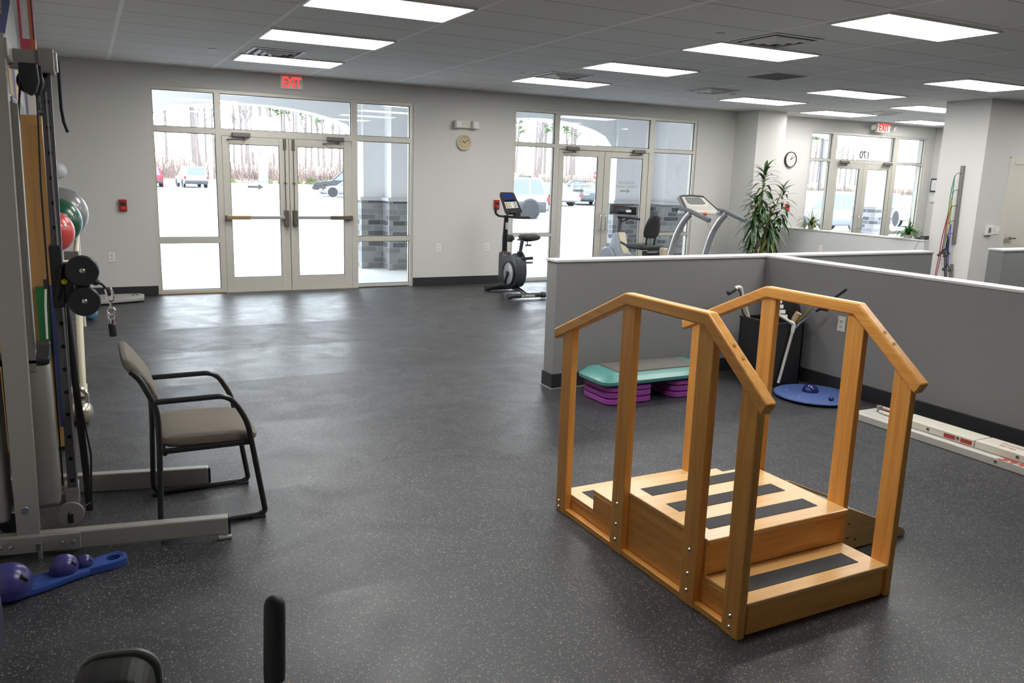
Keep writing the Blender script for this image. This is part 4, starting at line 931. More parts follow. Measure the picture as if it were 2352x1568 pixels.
# oak cabinet behind the machine and what stands on it
OAKP = wood('oak_panel', (.36, .19, .055), (.50, .28, .09), 'z', .5, .1, .55)
cb = thing('oak_cabinet', 'tall oak cabinet panel standing behind the cable machine', 'cabinet', (-1.94, -4.8, 0))
put(MB().box(-2.145, -1.772, -5.0, -4.61, .03, 1.95, .003), 'cabinet_body', OAKP, cb); put(MB().box(-2.14, -1.79, -4.98, -4.62, 0, .03), 'plinth', BLACK, cb)
put(MB().box(-1.845, -1.775, -5.001, -4.999, .1, 1.9).box(-2.14, -2.09, -5.001, -4.999, .1, 1.9), 'edge_stile', wood('oak_stile', (.33, .17, .05), (.46, .25, .08), 'z', .5, .1, .8), cb)
t = thing('carton', 'white carton standing on the oak cabinet', 'box', (-1.815, -4.9, 1.95)); put(MB().box(-1.842, -1.792, -4.99, -4.84, 1.95, 2.105, .002), 'carton_body', WHITE, t); put(MB().box(-1.844, -1.83, -4.992, -4.86, 1.955, 2.10), 'side_flap', pm('violet_card', (.33, .31, .45), .6), t)
t = thing('carton', 'narrow black carton with pale script on the oak cabinet', 'box', (-1.765, -4.9, 1.95)); put(MB().box(-1.782, -1.752, -4.98, -4.84, 1.95, 2.20, .002), 'carton_body', BLACK, t)
text('Functional', .032, (-1.760, -4.9815, 1.965), (0, 0, 1), (-1, 0, 0), pm('pale_script', (.45, .45, .44), .6), 'carton_lettering', t, .0005, align='LEFT')
for (xa, xb, lab, c1, c2) in ((-1.85, -1.80, 'tall flat carton with red and white spine behind the top pulley', (.62, .60, .64), (.50, .07, .12)), (-1.799, -1.778, 'slim tall carton with dark red spine beside the red and white one', (.16, .03, .05), (.52, .16, .08))):
    t = thing('flat_carton', lab, 'box', ((xa+xb)/2, -4.75, 1.95)); put(MB().box(xa, xb, -4.83, -4.62, 1.95, 2.62, .002), 'carton_body', pm('carton_%d' % int(1000*c1[0]), c1, .55, nscale=40, namt=.15), t)
    put(MB().box(xa-.0008, xb+.0008, -4.832, -4.70, 1.96, 2.37).box(xa-.0008, xa+.012, -4.832, -4.70, 2.37, 2.61), 'red_band', pm('carton_red_%d' % int(1000*c2[1]), c2, .5, nscale=120, namt=.3), t)
    text('THERAPY BAND', .03 if xb-xa > .03 else .014, (xb-.006, -4.8335, 2.0), (0, 0, 1), (-1, 0, 0), WHITE, 'carton_lettering', t, .0005, align='LEFT')
# flat bands hanging on the cabinet
for (xa, xb, z0, z1, y, col, lab) in ((-1.872, -1.806, .60, .997, -5.012, (.01, .14, .04), 'green flat exercise band hanging on the oak cabinet'), (-1.803, -1.773, .16, 1.008, -5.022, (.02, .035, .13), 'navy blue flat exercise band hanging beside the green band')):
    put(MB().prism([(y-.010, z1-.02), (y-.004, z1), (y+.006, z1), (y+.012, z1-.02), (y+.011, z0+.03), (y+.004, z0), (y-.003, z0), (y-.009, z0+.02)], 'x', xa, xb), 'exercise_band', pm('band_%d' % int(1000*col[1]), col, .5, namt=.1), None, True, lab, 'exercise band', at=((xa+xb)/2, y, z1))
t = thing('strap_handle', 'small white strap with black ends hanging by the bands', 'strap', (-1.828, -5.045, .86))
put(MB().tube([(-1.818, -5.05, 1.0), (-1.826, -5.05, .90), (-1.832, -5.05, .70)], .006, 8, flat=(.006, .002, (1, 0, 0))), 'strap', WHITE, t, True)
put(MB().box(-1.828, -1.808, -5.056, -5.044, .99, 1.045, .003).box(-1.845, -1.822, -5.056, -5.044, .645, .70, .003), 'strap_end', BLACK, t)
# left wall decoration
t = thing('pennant', 'navy blue felt pennant with gold lettering high on the left wall', 'pennant', (-1.98, -4.3, 2.6))
put(MB().prism([(-4.59, 2.33), (-4.26, 2.37), (-3.2, 2.80), (-3.1, 2.90), (-4.59, 2.90)], 'x', -1.979, -1.974), 'felt', pm('navy_felt', (.012, .016, .11), .9, nscale=150, namt=.1), t)
text('TEAM', .16, (-1.973, -4.50, 2.58), (0, 1, 0), (0, 0, 1), pm('gold_letter', (.42, .30, .08), .6), 'pennant_lettering', t, .001, align='LEFT')
t = thing('wall_poster', 'poster with yellow, blue and white bands on the left wall behind the machine', 'poster', (-1.98, -3.3, 2.25))
put(MB().box(-1.979, -1.976, -3.9, -2.7, 2.13, 2.46), 'poster_sheet', pm('cream_poster', (.55, .50, .32), .6), t)
for y0, y1, c in ((-3.9, -3.6, (.42, .27, .08)), (-3.6, -3.35, (.04, .06, .25)), (-3.35, -3.28, (.5, .06, .05))): put(MB().box(-1.9765, -1.9755, y0, y1, 2.13, 2.46), 'colour_band', pm('poster_%d' % int(c[0]*1000), c, .6), t)
t = thing('picture_frame', 'grey glass picture frame low under the poster on the left wall', 'picture', (-1.98, -3.4, 2.06))
put(MB().box(-1.98, -1.965, -3.9, -2.7, 1.98, 2.115, .003), 'frame', pm('frame_grey', (.2, .21, .23), .3), t); put(MB().box(-1.966, -1.963, -3.84, -2.76, 2.0, 2.10), 'glazing', pm('pale_print', (.40, .45, .48), .15), t)

# ball rack with its balls
PVC = pm('cream_pvc', (.66, .62, .47), .35, namt=.04)
rk = thing('ball_rack', 'white PVC pipe ball rack along the left wall', 'ball rack', (-1.80, -2.6, 0))
rx0, rx1 = -1.945, -1.685; yN, yF = -3.30, -.75
def rz(y): return .945 + (y+3.3)*.014
for x in (rx0, rx1):
    put(MB().tube([(x, yN-.06, rz(yN)), (x, yF, rz(yF))], .021, 12), 'top_rail', PVC, rk, True)
    put(MB().tube([(x, yN, rz(yN)), (x-.005, yN-.44, .03)], .021, 12).tube([(x-.005, yN-.445, 0), (x-.005, yN-.40, .09)], .028, 12), 'leg', PVC, rk, True)
    put(MB().tube([(x, yF, rz(yF)), (x, yF, 0)], .021, 12), 'leg', PVC, rk, True)
    put(MB().tube([(x, -2.35, rz(-2.35)), (x, -2.9, .45), (x, yN-.38, .14)], .018, 10), 'brace', PVC, rk, True)
put(MB().tube([(rx0, yN-.42, .06), (rx1, yN-.42, .06)], .021, 12), 'cross_pipe', PVC, rk, True)
put(MB().tube([(rx0, yN, rz(yN)), (rx1, yN, rz(yN))], .026, 12), 'cross_pipe', PVC, rk, True)
put(MB().tube([(rx0, yF, rz(yF)), (rx1, yF, rz(yF))], .021, 12), 'cross_pipe', PVC, rk, True)
put(MB().box(-1.76, -1.66, yN+.05, yN+.10, rz(yN)+.02, rz(yN)+.085, .006), 'grey_block', STEELD, rk)
xc = (rx0+rx1)/2
def ball(y, r, dx, col, lab, rough=.28):
    z = rz(y)+.021*.6+math.sqrt((r+.021)**2-.13**2)-.004
    t = put(MB().lathe([(r*math.cos(R_(a)), r*math.sin(R_(a))) for a in range(-90, 91, 6)], (xc+dx, y, z), (.15, .2, 1), 48), 'exercise_ball', pm('ball_%d_%d' % (int(100*col[0]), int(100*col[1])), col, rough, .1, namt=.03, coat=.2), None, True, lab, 'exercise ball', 'exercise balls on the rack', at=(xc+dx, y, z))
    put(MB().lathe([(0, .004), (.010, .003), (.014, 0)], (xc+dx+r*.62, y-r*.71, z+r*.34), (.62, -.71, .34), 14), 'ball_plug', WHITE, t, True)
ball(-1.28, .245, .005, (.20, .20, .205), 'large silver exercise ball, farthest on the rack')
ball(-1.86, .215, -.02, (.005, .075, .035), 'dark green exercise ball between the silver and red balls')
ball(-2.36, .178, -.045, (.56, .06, .055), 'red exercise ball, nearest on the rack')
t = put(MB().ball((-1.93, -3.3, 0), .0, n=8) if False else MB().lathe([(.08*math.cos(R_(a)), .08*math.sin(R_(a))) for a in range(-90, 91, 9)], (-1.625, -.35, .08), (0, 0, 1), 32), 'small_ball', pm('pale_blue_ball', (.10, .26, .42), .2, namt=.05), None, True, 'small pale blue ball on the floor under the rack', 'ball', at=(-1.625, -.35, .08))
put(MB().torus((-1.625, -.35, .08), .0795, .002, (.3, .2, 1), 36, 6), 'seam_line', pm('blue_seam', (.06, .16, .3), .3), t, True)
t = thing('wall_ball', 'pale ball peeking out above the silver ball, beside the column', 'ball', (-1.86, .35, 1.65))
put(MB().ball((-1.845, .35, 1.60), .095), 'ball_body', pm('pale_grey_ball', (.55, .56, .6), .3), t, True); put(MB().box(-2.08, -1.86, .28, .42, 1.485, 1.51, .003), 'ball_shelf', WHITE, t)
# kettlebell, floor board
t = thing('kettlebell', 'beige metallic kettlebell on the floor behind the machine', 'kettlebell', (-1.705, -4.42, 0))
KB = pm('kettle_metal', (.45, .42, .36), .25, .8, namt=.1)
put(MB().lathe([(0, 0), (.045, .002), (.07, .025), (.078, .065), (.07, .11), (.045, .138), (0, .145)], (-1.705, -4.42, 0), (0, 0, 1), 30), 'bell', KB, t, True)
put(MB().tube(rnd([(-1.745, -4.42, .12), (-1.752, -4.42, .20), (-1.705, -4.42, .245), (-1.658, -4.42, .20), (-1.665, -4.42, .12)], .04, 6), .015, 12), 'bell_handle', CHROME, t, True)
t = thing('balance_pad', 'flat grey step board on the floor in the far left corner', 'step board', (-1.30, .92, 0))
put(MB().prism([(-1.62, .60), (-1.01, .80), (-.99, 1.12), (-1.06, 1.2), (-1.58, 1.2), (-1.66, .9)], 'z', .012, .055, .012), 'board', pm('grey_board', (.33, .32, .31), .7, nscale=40, namt=.15), t, True)
put(MB().box(-1.5, -1.1, .85, 1.15, 0, .014, .003), 'board_feet', BLACK, t); put(MB().tube([(-1.14, .98, .052), (-1.11, 1.0, .085), (-1.06, 1.02, .055)], .006, 8), 'carry_cord', pm('olive_cord', (.09, .11, .05), .7), t, True)

# foreground: upright hand lever and pad of a machine below the camera
fm = thing('arm_exerciser', 'black hand lever and round pad of a machine at the bottom of the photo', 'exercise machine', (-1.45, -9.1, 0))
def rr2(x0, x1, z0, z1, r): return [(cx+r*math.cos(R_(a+15*i)), cz+r*math.sin(R_(a+15*i))) for cx, cz, a in ((x1-r, z1-r, 0), (x0+r, z1-r, 90), (x0+r, z0+r, 180), (x1-r, z0+r, 270)) for i in range(7)]
def ln(a, b, k): return Vector(a).lerp(Vector(b), k)
gt, gb = (-1.3459, -9.0891, 1.006), (-1.3560, -9.1210, .872)
put(MB().lathe([(0, 0), (.011, 0), (.0168, .005), (.0176, .02), (.0176, .118), (.017, .130), (.0135, .139), (.007, .1435), (0, .145)], gb, Vector(gt)-Vector(gb), 24), 'hand_grip', pm('foam_grip', (.016, .016, .017), .55, nscale=200, namt=.2), fm, True)
put(MB().tube(rnd([gb, ln(gt, gb, 2.6), (-1.40, -9.2, .55), (-1.46, -9.05, .34)], .08, 5), .0125, 12), 'lever_tube', GREY, fm, True)
pc = Vector((-1.592, -8.985, .830))
put(MB().prism([(x, z) for x, z in rr2(-1.655, -1.530, .62, .893, .045)], 'y', -9.03, -8.955, .012, 3, M=Matrix.Translation(pc) @ Matrix.Rotation(R_(-12), 4, 'Z') @ Matrix.Rotation(R_(8), 4, 'X') @ Matrix.Translation(-pc)), 'pad', pm('black_vinyl', (.014, .014, .015), .65, namt=.1), fm, True)
put(MB().prism([(x, z) for x, z in rr2(-1.655, -1.522, .62, .897, .048)], 'y', -8.957, -8.945, .003, 1, M=Matrix.Translation(pc) @ Matrix.Rotation(R_(-12), 4, 'Z') @ Matrix.Rotation(R_(8), 4, 'X') @ Matrix.Translation(-pc)), 'pad_plate', pm('dark_grey_rim', (.13, .13, .125), .4), fm, True)
put(MB().tube(rnd([(-1.592, -8.955, .70), (-1.58, -8.95, .45), (-1.50, -9.0, .32)], .08, 4), .02, 12), 'pad_post', GREY, fm, True)
put(MB().box(-1.62, -1.36, -9.25, -8.85, .18, .36, .05, 3).box(-1.53, -1.45, -9.1, -9.0, .05, .2, .01), 'housing', BLACK, fm, True)
put(MB().box(-1.75, -1.25, -9.32, -9.24, 0, .06, .012).box(-1.75, -1.25, -8.86, -8.78, 0, .06, .012).box(-1.53, -1.45, -9.3, -8.8, .02, .07, .01), 'floor_frame', GREY, fm)
t = thing('bolster', 'dark navy padded bolster with pale piping cut by the lower left edge', 'bolster', (-1.98, -8.3, 0))
# the bolster's body (lower left edge)
put(MB().lathe([(0, 0), (.10, .004), (.125, .02), (.13, .06), (.13, .22), (.125, .25), (.10, .262), (0, .265)], (-1.838, -8.29, .62), (-1, .16, 0), 36), 'bolster_cover', pm('navy_vinyl', (.014, .016, .04), .45, namt=.1), t, True)
put(MB().torus((-1.855, -8.287, .62), .1295, .004, (-1, .16, 0), 40, 8), 'piping', pm('grey_piping', (.3, .3, .31), .5), t, True)
put(MB().cyl((-1.98, -8.265, 0), (-1.98, -8.265, .52), .03, 14).box(-2.1, -1.86, -8.4, -8.13, 0, .03, .006), 'bolster_stand', BLACK, t, True)

# ------------------------------------------------------------------ aerobic step
TEAL = pm('teal_plastic', (.075, .26, .235), .35, namt=.05, coat=.1); PURP = pm('purple_plastic', (.34, .075, .37), .32, namt=.05)
MATTOP = pm('grey_ribbed_top', (.12, .11, .10), .6, nscale=120, namt=.15, bump=.4, bscale=260)
sp = thing('step_platform', 'teal aerobic step deck with a grey top on purple risers', 'aerobic step', (2.35, -5.18, 0))
def rr(x0, x1, y0, y1, r, n=5):
    P = []
    for cx, cy, a in ((x1-r, y1-r, 0), (x0+r, y1-r, 90), (x0+r, y0+r, 180), (x1-r, y0+r, 270)):
        for i in range(n+1): P.append((cx+r*math.cos(R_(a+90*i/n)), cy+r*math.sin(R_(a+90*i/n))))
    return P
def stack(pairs): 
    return MB().loft([[(x, y, z) for x, y in P] for P, z in pairs])
X0, X1, Y0, Y1 = 1.80, 2.90, -5.41, -4.98
dk = stack([(rr(X0+.02, X1-.02, Y0+.02, Y1-.02, .06), .152), (rr(X0, X1, Y0, Y1, .08), .165), (rr(X0, X1, Y0, Y1, .08), .188), (rr(X0+.015, X1-.015, Y0+.015, Y1-.015, .075), .20), (rr(X0+.055, X1-.055, Y0+.05, Y1-.05, .06), .238), (rr(X0+.07, X1-.07, Y0+.065, Y1-.065, .05), .243)])
put(dk, 'deck', TEAL, sp, True)
put(stack([(rr(X0+.17, X1-.17, Y0+.055, Y1-.055, .04), .236), (rr(X0+.175, X1-.175, Y0+.06, Y1-.06, .04), .250), (rr(X0+.19, X1-.19, Y0+.075, Y1-.075, .035), .254)]), 'grip_mat', MATTOP, sp, True)
for xa, xb in ((1.845, 2.285), (2.47, 2.88)):
    for k in range(3):
        z = .05*k; e = .006
        put(stack([(rr(xa+.022, xb-.022, Y0+.047, Y1-.047, .06), z+.0005), (rr(xa, xb, Y0+.025, Y1-.025, .07), z+.008), (rr(xa, xb, Y0+.025, Y1-.025, .07), z+.040), (rr(xa+.010, xb-.010, Y0+.035, Y1-.035, .06), z+.046), (rr(xa+.022, xb-.022, Y0+.047, Y1-.047, .05), z+.0495)]), 'riser', PURP, sp, True)

# ------------------------------------------------------------------ bin of odds and ends
bn = thing('storage_bin', 'tall black open bin in the corner of the grey half walls', 'bin', (3.645, -5.19, 0))
m = MB(); bx0, bx1, by0, by1, bh = 3.485, 3.815, -5.405, -4.985, .55
m.box(bx0, bx1, by0, by1, 0, .02, .004).box(bx0, bx0+.012, by0, by1, .01, bh).box(bx1-.012, bx1, by0, by1, .01, bh).box(bx0, bx1, by0, by0+.012, .01, bh).box(bx0, bx1, by1-.012, by1, .01, bh)
put(m, 'bin_wall', BLACK, bn)
m = MB(); 
for a in ((bx0-.006, bx0+.014, by0-.006, by1+.006), (bx1-.014, bx1+.006, by0-.006, by1+.006), (bx0, bx1, by0-.006, by0+.014), (bx0, bx1, by1-.014, by1+.006)): m.box(*a, bh-.018, bh+.004, .004)
put(m, 'bin_rim', BLACK, bn)
CREAM = pm('cream_tube', (.66, .64, .56), .35)
t = thing('cane', 'white walking cane with black grip leaning in the bin at left', 'cane', (3.56, -5.1, .03))
put(MB().tube(rnd([(3.66, -5.02, .03), (3.540, -5.02, .542), (3.464, -5.02, .70), (3.42, -5.02, .815), (3.36, -5.02, .80)], .05, 6), .019, 14), 'shaft', CREAM, t, True)
put(MB().tube([(3.374, -5.02, .802), (3.335, -5.02, .784), (3.288, -5.02, .762)], [.017, .021, .020], 14), 'grip', BLACKM, t, True)
put(MB().tube(rnd([(3.375, -5.045, .80), (3.405, -5.05, .76), (3.41, -5.05, .67), (3.45, -5.05, .58), (3.51, -5.04, .54)], .03, 4), .006, 8), 'wrist_strap', BLACKM, t, True)
t = thing('round_cushion', 'black round padded disc with white labels standing in the bin', 'disc', (3.715, -5.24, .62))
put(MB().lathe([(0, -.035), (.10, -.03), (.135, -.018), (.145, 0), (.135, .018), (.10, .03), (0, .035)], (3.715, -5.26, .625), (-.45, -.85, .25), 40), 'disc_body', pm('disc_black', (.010, .010, .010), .7, 0, .2), t, True)
put(MB().torus((3.715-.018*.45, -5.26-.018*.85, .625+.005), .115, .008, (-.45, -.85, .25), 36, 8), 'raised_ring', BLACK, t, True)
for k, (x, z) in enumerate(((3.650, .715), (3.664, .668), (3.684, .620), (3.704, .575))):
    q = Vector((x, -5.26, z)); nrm = Vector((-.45, -.85, .25)).normalized(); u = Vector((.85, -.45, 0)).normalized(); v = nrm.cross(u)*-1
    off = ((Vector((3.715, -5.26, .625))-q).dot(nrm)); q = q + nrm*(off+.037)
    put(MB().loft([[tuple(q + u*a + v*b + nrm*c_) for a, b in ((-.028, -.016), (.028, -.016), (.028, .016), (-.028, .016))] for c_ in (-.004, .002)]), 'label_patch', WHITE, t)
t = thing('wooden_dowel', 'thick pale wooden dowel standing in the bin by the white pipe', 'dowel', (3.74, -5.2, .03))
put(MB().tube([(3.63, -5.10, .03), (3.785, -5.362, .622)], .028, 18), 'dowel_body', wood('pale_pine', (.48, .32, .18), (.62, .45, .28), 'z', .5, .05), t, True)
t = thing('pipe_hook', 'bent white plastic pipe hung over the front rim of the bin', 'pipe', (3.6, -5.42, .3))
put(MB().tube([(3.52, -5.34, .64), (3.657, -5.43, .548)], .0125, 14).tube([(3.665, -5.431, .50), (3.553, -5.43, .042)], .0125, 14), 'pipe', CREAM, t, True)
put(MB().tube(rnd([(3.638, -5.418, .561), (3.668, -5.432, .545), (3.658, -5.431, .475)], .025, 5), .0165, 14), 'elbow', WHITE, t, True)
t = thing('exercise_rod', 'chrome and black rod with black end grips leaning out of the bin', 'exercise rod', (3.72, -5.5, .5))
put(MB().tube([(3.66, -5.25, .30), (3.70, -5.479, .567), (3.765, -5.80, .86)], .008, 10), 'rod', CHROME, t, True)
put(MB().tube([(3.752, -5.735, .80), (3.772, -5.84, .895)], .012, 12), 'end_grip', BLACKM, t, True)
put(MB().tube([(3.725, -5.60, .68), (3.742, -5.69, .755)], .014, 12).box(3.73, 3.765, -5.70, -5.62, .69, .735, .01), 'clamp', BLACK, t, True)
t = thing('yellow_rod', 'thin yellow topped rod in the bin beside the chrome rod', 'exercise rod', (3.74, -5.3, .3))
put(MB().tube([(3.70, -5.18, .1), (3.735, -5.43, .58), (3.76, -5.57, .74)], .007, 10), 'rod', pm('olive_rod', (.28, .22, .06), .4), t, True)
put(MB().tube([(3.757, -5.545, .715), (3.762, -5.585, .755)], .009, 10), 'tip', BLACKM, t, True)

# wobble board
wb = thing('wobble_board', 'round blue wobble board with a dark blue half dome on top', 'wobble board', (3.605, -5.78, 0))
put(MB().lathe([(0, .012), (.295, .012), (.315, .016), (.32, .024), (.313, .033), (0, .034)], (3.605, -5.78, 0), (0, 0, 1), 64), 'board', pm('matt_blue', (.06, .105, .30), .5, namt=.06), wb, True)
put(MB().lathe([(.066*math.cos(R_(a)), .060*math.sin(R_(a))) for a in range(-8, 91, 7)], (3.62, -5.72, .036), (0, 0, 1), 32), 'dome', pm('deep_blue_dome', (.014, .02, .13), .2, namt=.05), wb, True)
put(MB().lathe([(0, 0), (.06, 0), (.075, .013)], (3.605, -5.78, 0), (0, 0, 1), 24), 'board_foot', BLACK, wb)
m = MB()
for a in range(0, 360, 60): m.lathe([(0, .0375), (.006, .0365), (.008, .034)], (3.605+.22*math.cos(R_(a+10)), -5.78+.22*math.sin(R_(a+10)), 0), (0, 0, 1), 12)
put(m, 'screw_heads', STEEL, wb, True)
put(MB().ball((3.56, -5.99, .048), .022, (1, 1, .7)), 'small_knob', pm('deep_blue_dome', (0, 0, 0)), wb, True)

# long white evaluation boxes
BOXW = pm('cream_powder_box', (.66, .63, .54), .45, namt=.03); REDL = pm('brick_red_print', (.36, .035, .03), .5, namt=.06)
lb = thing('long_box', 'long pale grey box with big red lettering lying on the floor by the wall', 'box', (3.52, -7.2, 0))
body = put(MB().box(3.405, 3.70, -8.35, -6.315, 0, .05, .004), 'box_body', pm('pale_grey_box', (.52, .51, .47), .45, namt=.03), lb)
m = MB()
for k in range(44):
    y = -6.40-.0235*k; m.box(3.46, 3.46+(.03 if k % 5 else .05), y-.0012, y+.0012, .0495, .0506)
put(m, 'scale_marks', pm('pale_print_grey', (.33, .33, .33), .6), lb)
put(MB().box(3.41, 3.50, -7.462, -7.458, .0495, .0508), 'end_line', REDL, lb)
text('SWS', .070, (3.411, -7.43, .0502), (0, -1, 0), (1, 0, 0), REDL, 'box_lettering', lb, .0006, align='LEFT', bold=.004, shear=.35, xs=1.75)
put(MB().box(3.465, 3.469, -8.0, -7.42, .0495, .0507), 'red_rule', REDL, lb)
def slot(o, x, y, z, r, nm='round_hole'):
    h = put(MB().lathe([(r, 0), (r, .0012), (r*.82, .0012), (r*.8, -.006), (0, -.006)], (x, y, z), (-1, 0, 0), 22), nm, pm('hole_rim', (.30, .28, .22), .6), o, True)
    put(MB().prism([(y-r*.75, z-r*.1), (y+r*.75, z-r*.1), (y+r*.5, z+r*.68), (y-r*.5, z+r*.68)], 'x', x-.0016, x-.0012), 'hole_shadow_gap', pm('hole_inside', (.05, .04, .03), .9), h)
slot(lb, 3.404, -7.43, .026, .012)
for (ya, yb, lab, nm) in ((-7.232, -6.66, 'cream white box with red bars lying on the long grey box', 0), (-8.35, -7.240, 'cream white box with red script at the right edge of the photo', 1)):
    t = thing('white_box', lab, 'box', (3.55, (ya+yb)/2, .05))
    put(MB().box(3.474, 3.652, ya, yb, .0505, .101, .005), 'box_body', BOXW, t)
    if nm == 0:
        put(MB().box(3.4725, 3.4745, -7.10, -7.02, .060, .088).box(3.4725, 3.4745, -7.22, -7.14, .060, .088), 'red_bar', REDL, t); slot(t, 3.473, -7.12, .076, .013); slot(t, 3.473, -6.90, .076, .013)
    else:
        slot(t, 3.473, -7.52, .076, .013)
        text('Functional Test', .045, (3.575, -7.35, .1012), (0, -1, 0), (1, 0, 0), REDL, 'box_script', t, .0004, align='LEFT'); text('Series', .045, (3.525, -7.36, .1012), (0, -1, 0), (1, 0, 0), REDL, 'box_script', t, .0004, align='LEFT')
t = thing('grey_knob', 'grey ribbed knob standing at the left end of the long box', 'knob', (3.62, -6.395, .05))
put(MB().lathe([(0, .05), (.016, .05), (.0185, .092), (.012, .098), (0, .098)], (3.61, -6.40, 0), (0, 0, 1), 20), 'knob_body', pm('knob_grey', (.22, .22, .235), .5), t, True); put(MB().lathe([(0, .05), (.020, .05), (.020, .057), (.017, .058)], (3.61, -6.40, 0), (0, 0, 1), 20), 'knob_base', STEELD, t, True)
t = put(MB().tube([(3.575, -6.43, .063), (3.55, -6.64, .063)], .0115, 14), 'cream_rod', CREAM, None, True, 'cream rod lying on the long box beside the grey knob', 'rod', at=(3.56, -6.53, .063))
put(MB().tube([(3.576, -6.4285, .063), (3.5755, -6.4315, .063)], .0122, 14), 'rod_cap', WHITE, t, True)
t = put(MB().box(3.66, 3.69, -6.66, -6.33, .0505, .075, .003), 'pink_strip_box', pm('pinkish_white', (.62, .50, .44), .5), None, False, 'pinkish white strip with a red edge lying behind the cream rod', 'strip', at=(3.675, -6.49, .05))
put(MB().box(3.658, 3.661, -6.66, -6.33, .055, .062), 'red_edge', REDL, t)

# ------------------------------------------------------------------ upright bike (faces the window)
GRAPH = pm('graphite_plastic', (.045, .055, .062), .35, namt=.08); SILV = pm('silver_plastic', (.45, .45, .46), .3, .5)
BX = 3.85
ub = thing('upright_bike', 'black upright exercise bike beside the end of the grey half wall', 'exercise bike', (BX, .1, 0))
r_ = put(MB().tube([(3.56, -.34, .05), (4.13, -.34, .05)], .034, 16), 'rear_stabilizer', BLACK, ub, True)
put(MB().tube([(3.545, -.34, .048), (3.605, -.34, .048)], .042, 16).tube([(4.085, -.34, .048), (4.145, -.34, .048)], .042, 16), 'end_cap', BLACKM, r_, True)
text('SCHWINN', .045, (3.86, -.3755, .034), (1, 0, 0), (0, 0, 1), WHITE, 'stabilizer_lettering', r_, .0008, bold=.001)
f_ = put(MB().tube([(3.63, .52, .05), (4.14, .52, .05)], .034, 16), 'front_stabilizer', BLACK, ub, True); put(MB().tube([(3.615, .52, .048), (3.70, .52, .048)], .044, 16).tube([(4.07, .52, .048), (4.155, .52, .048)], .044, 16), 'end_cap', BLACKM, f_, True)
put(MB().tube(rnd([(BX, -.34, .06), (BX, -.15, .10), (BX, .25, .12), (BX, .52, .06)], .08, 4), .03, 12), 'frame_tube', BLACKP, ub, True)
hp = []
cy, cz, rr_ = .03, .335, .225
for k in range(-150, 61, 10): hp.append((cy+rr_*math.cos(R_(k-90+60)), cz+rr_*math.sin(R_(k-90+60))))
hous = [(-.19, .36), (-.185, .30), (-.16, .22), (-.10, .15), (.0, .11), (.12, .10), (.26, .10), (.40, .13), (.43, .22), (.43, .52), (.42, .60), (.30, .60), (.28, .53), (.17, .545), (.04, .575), (-.02, .62), (-.10, .62), (-.15, .56), (-.18, .46)]
put(MB().prism(hous, 'x', BX-.085, BX+.085, .035, 4), 'housing', GRAPH, ub, True)
dc = put(MB().lathe([(0, 0), (.155, 0), (.165, .006), (.165, .014), (.15, .020), (0, .022)], (BX-.085, .05, .32), (-1, 0, 0), 40), 'crank_disc', pm('silver_disc', (.40, .41, .45), .35, .3), ub, True)
put(MB().torus((BX-.10, .05, .32), .165, .014, (1, 0, 0), 40, 8), 'disc_ring', BLACK, dc, True)
put(MB().tube([(BX-.115, .05, .32), (BX-.125, .12, .165)], .014, 10).cyl((BX-.085, .05, .32), (BX-.13, .05, .32), .03, 16), 'crank_arm', BLACK, dc, True)
put(MB().box(BX-.235, BX-.13, .07, .17, .145, .17, .008), 'pedal', BLACKM, dc)
put(MB().tube([(BX+.115, .05, .32), (BX+.125, -.02, .475)], .014, 10).box(BX+.13, BX+.235, -.07, .03, .465, .49, .008), 'crank_arm', BLACK, dc, True)
put(MB().tube([(BX-.01, -.115, .60), (BX-.0, -.155, .80)], .026, 14), 'seat_post', STEELD, ub, True)
put(MB().lathe([(.045, 0), (.05, .02), (.045, .05), (.03, .055)], (BX-.005, -.11, .59), (0, -.2, 1), 20).tube([(BX+.02, -.14, .545), (BX+.13, -.25, .565)], .022, 10), 'post_collar', BLACK, ub, True)
st_ = MB(); sec = []
for y, hw_, zt, th in ((-.35, .09, .885, .06), (-.335, .14, .91, .10), (-.27, .155, .915, .115), (-.19, .14, .905, .11), (-.09, .085, .895, .10), (.0, .055, .885, .09), (.03, .035, .88, .07)):
    sec.append([(BX+.07+hw_*math.cos(R_(a)), y, zt-th/2+th/2*math.sin(R_(a))) for a in range(0, 360, 24)])
put(st_.loft(sec), 'saddle', BLACKM, ub, True, sub=1)
put(MB().box(BX-.03, BX+.09, -.28, -.05, .80, .822, .005).tube([(BX+.05, -.22, .80), (BX+.05, -.22, .745)], .008, 8).tube([(BX+.01, -.24, .745), (BX+.10, -.24, .745)], .012, 8).cyl((BX+.03, -.18, .81), (BX+.055, -.18, .85), .03, 12), 'seat_slider', BLACK, ub, True)
put(MB().tube([(BX-.015, .355, .56), (BX-.03, .33, .80), (BX-.035, .285, 1.13)], [.04, .038, .034], 16), 'console_mast', BLACKP, ub, True)
put(MB().torus((BX-.015, .355, .60), .042, .010, (0, -.05, 1), 24, 8), 'mast_ring', pm('red_ring', (.35, .06, .04), .4), ub, True)
put(MB().box(BX-.06, BX-.012, .248, .26, .93, 1.03, .003), 'warning_label', pm('label_grey', (.5, .5, .5), .5, nscale=60, namt=.3), ub)
put(MB().box(BX-.03, BX+.06, .22, .30, .75, .86, .02).box(BX+.03, BX+.065, .20, .26, .78, .83, .005), 'mast_knob', BLACK, ub, True)
hb = rnd([(BX-.30, .10, 1.265), (BX-.30, .115, 1.17), (BX-.20, .20, 1.125), (BX-.04, .25, 1.115), (BX+.12, .20, 1.105), (BX+.22, .05, 1.115)], .05, 4)
put(MB().tube(hb, .0165, 12), 'handlebar', BLACKM, ub, True)
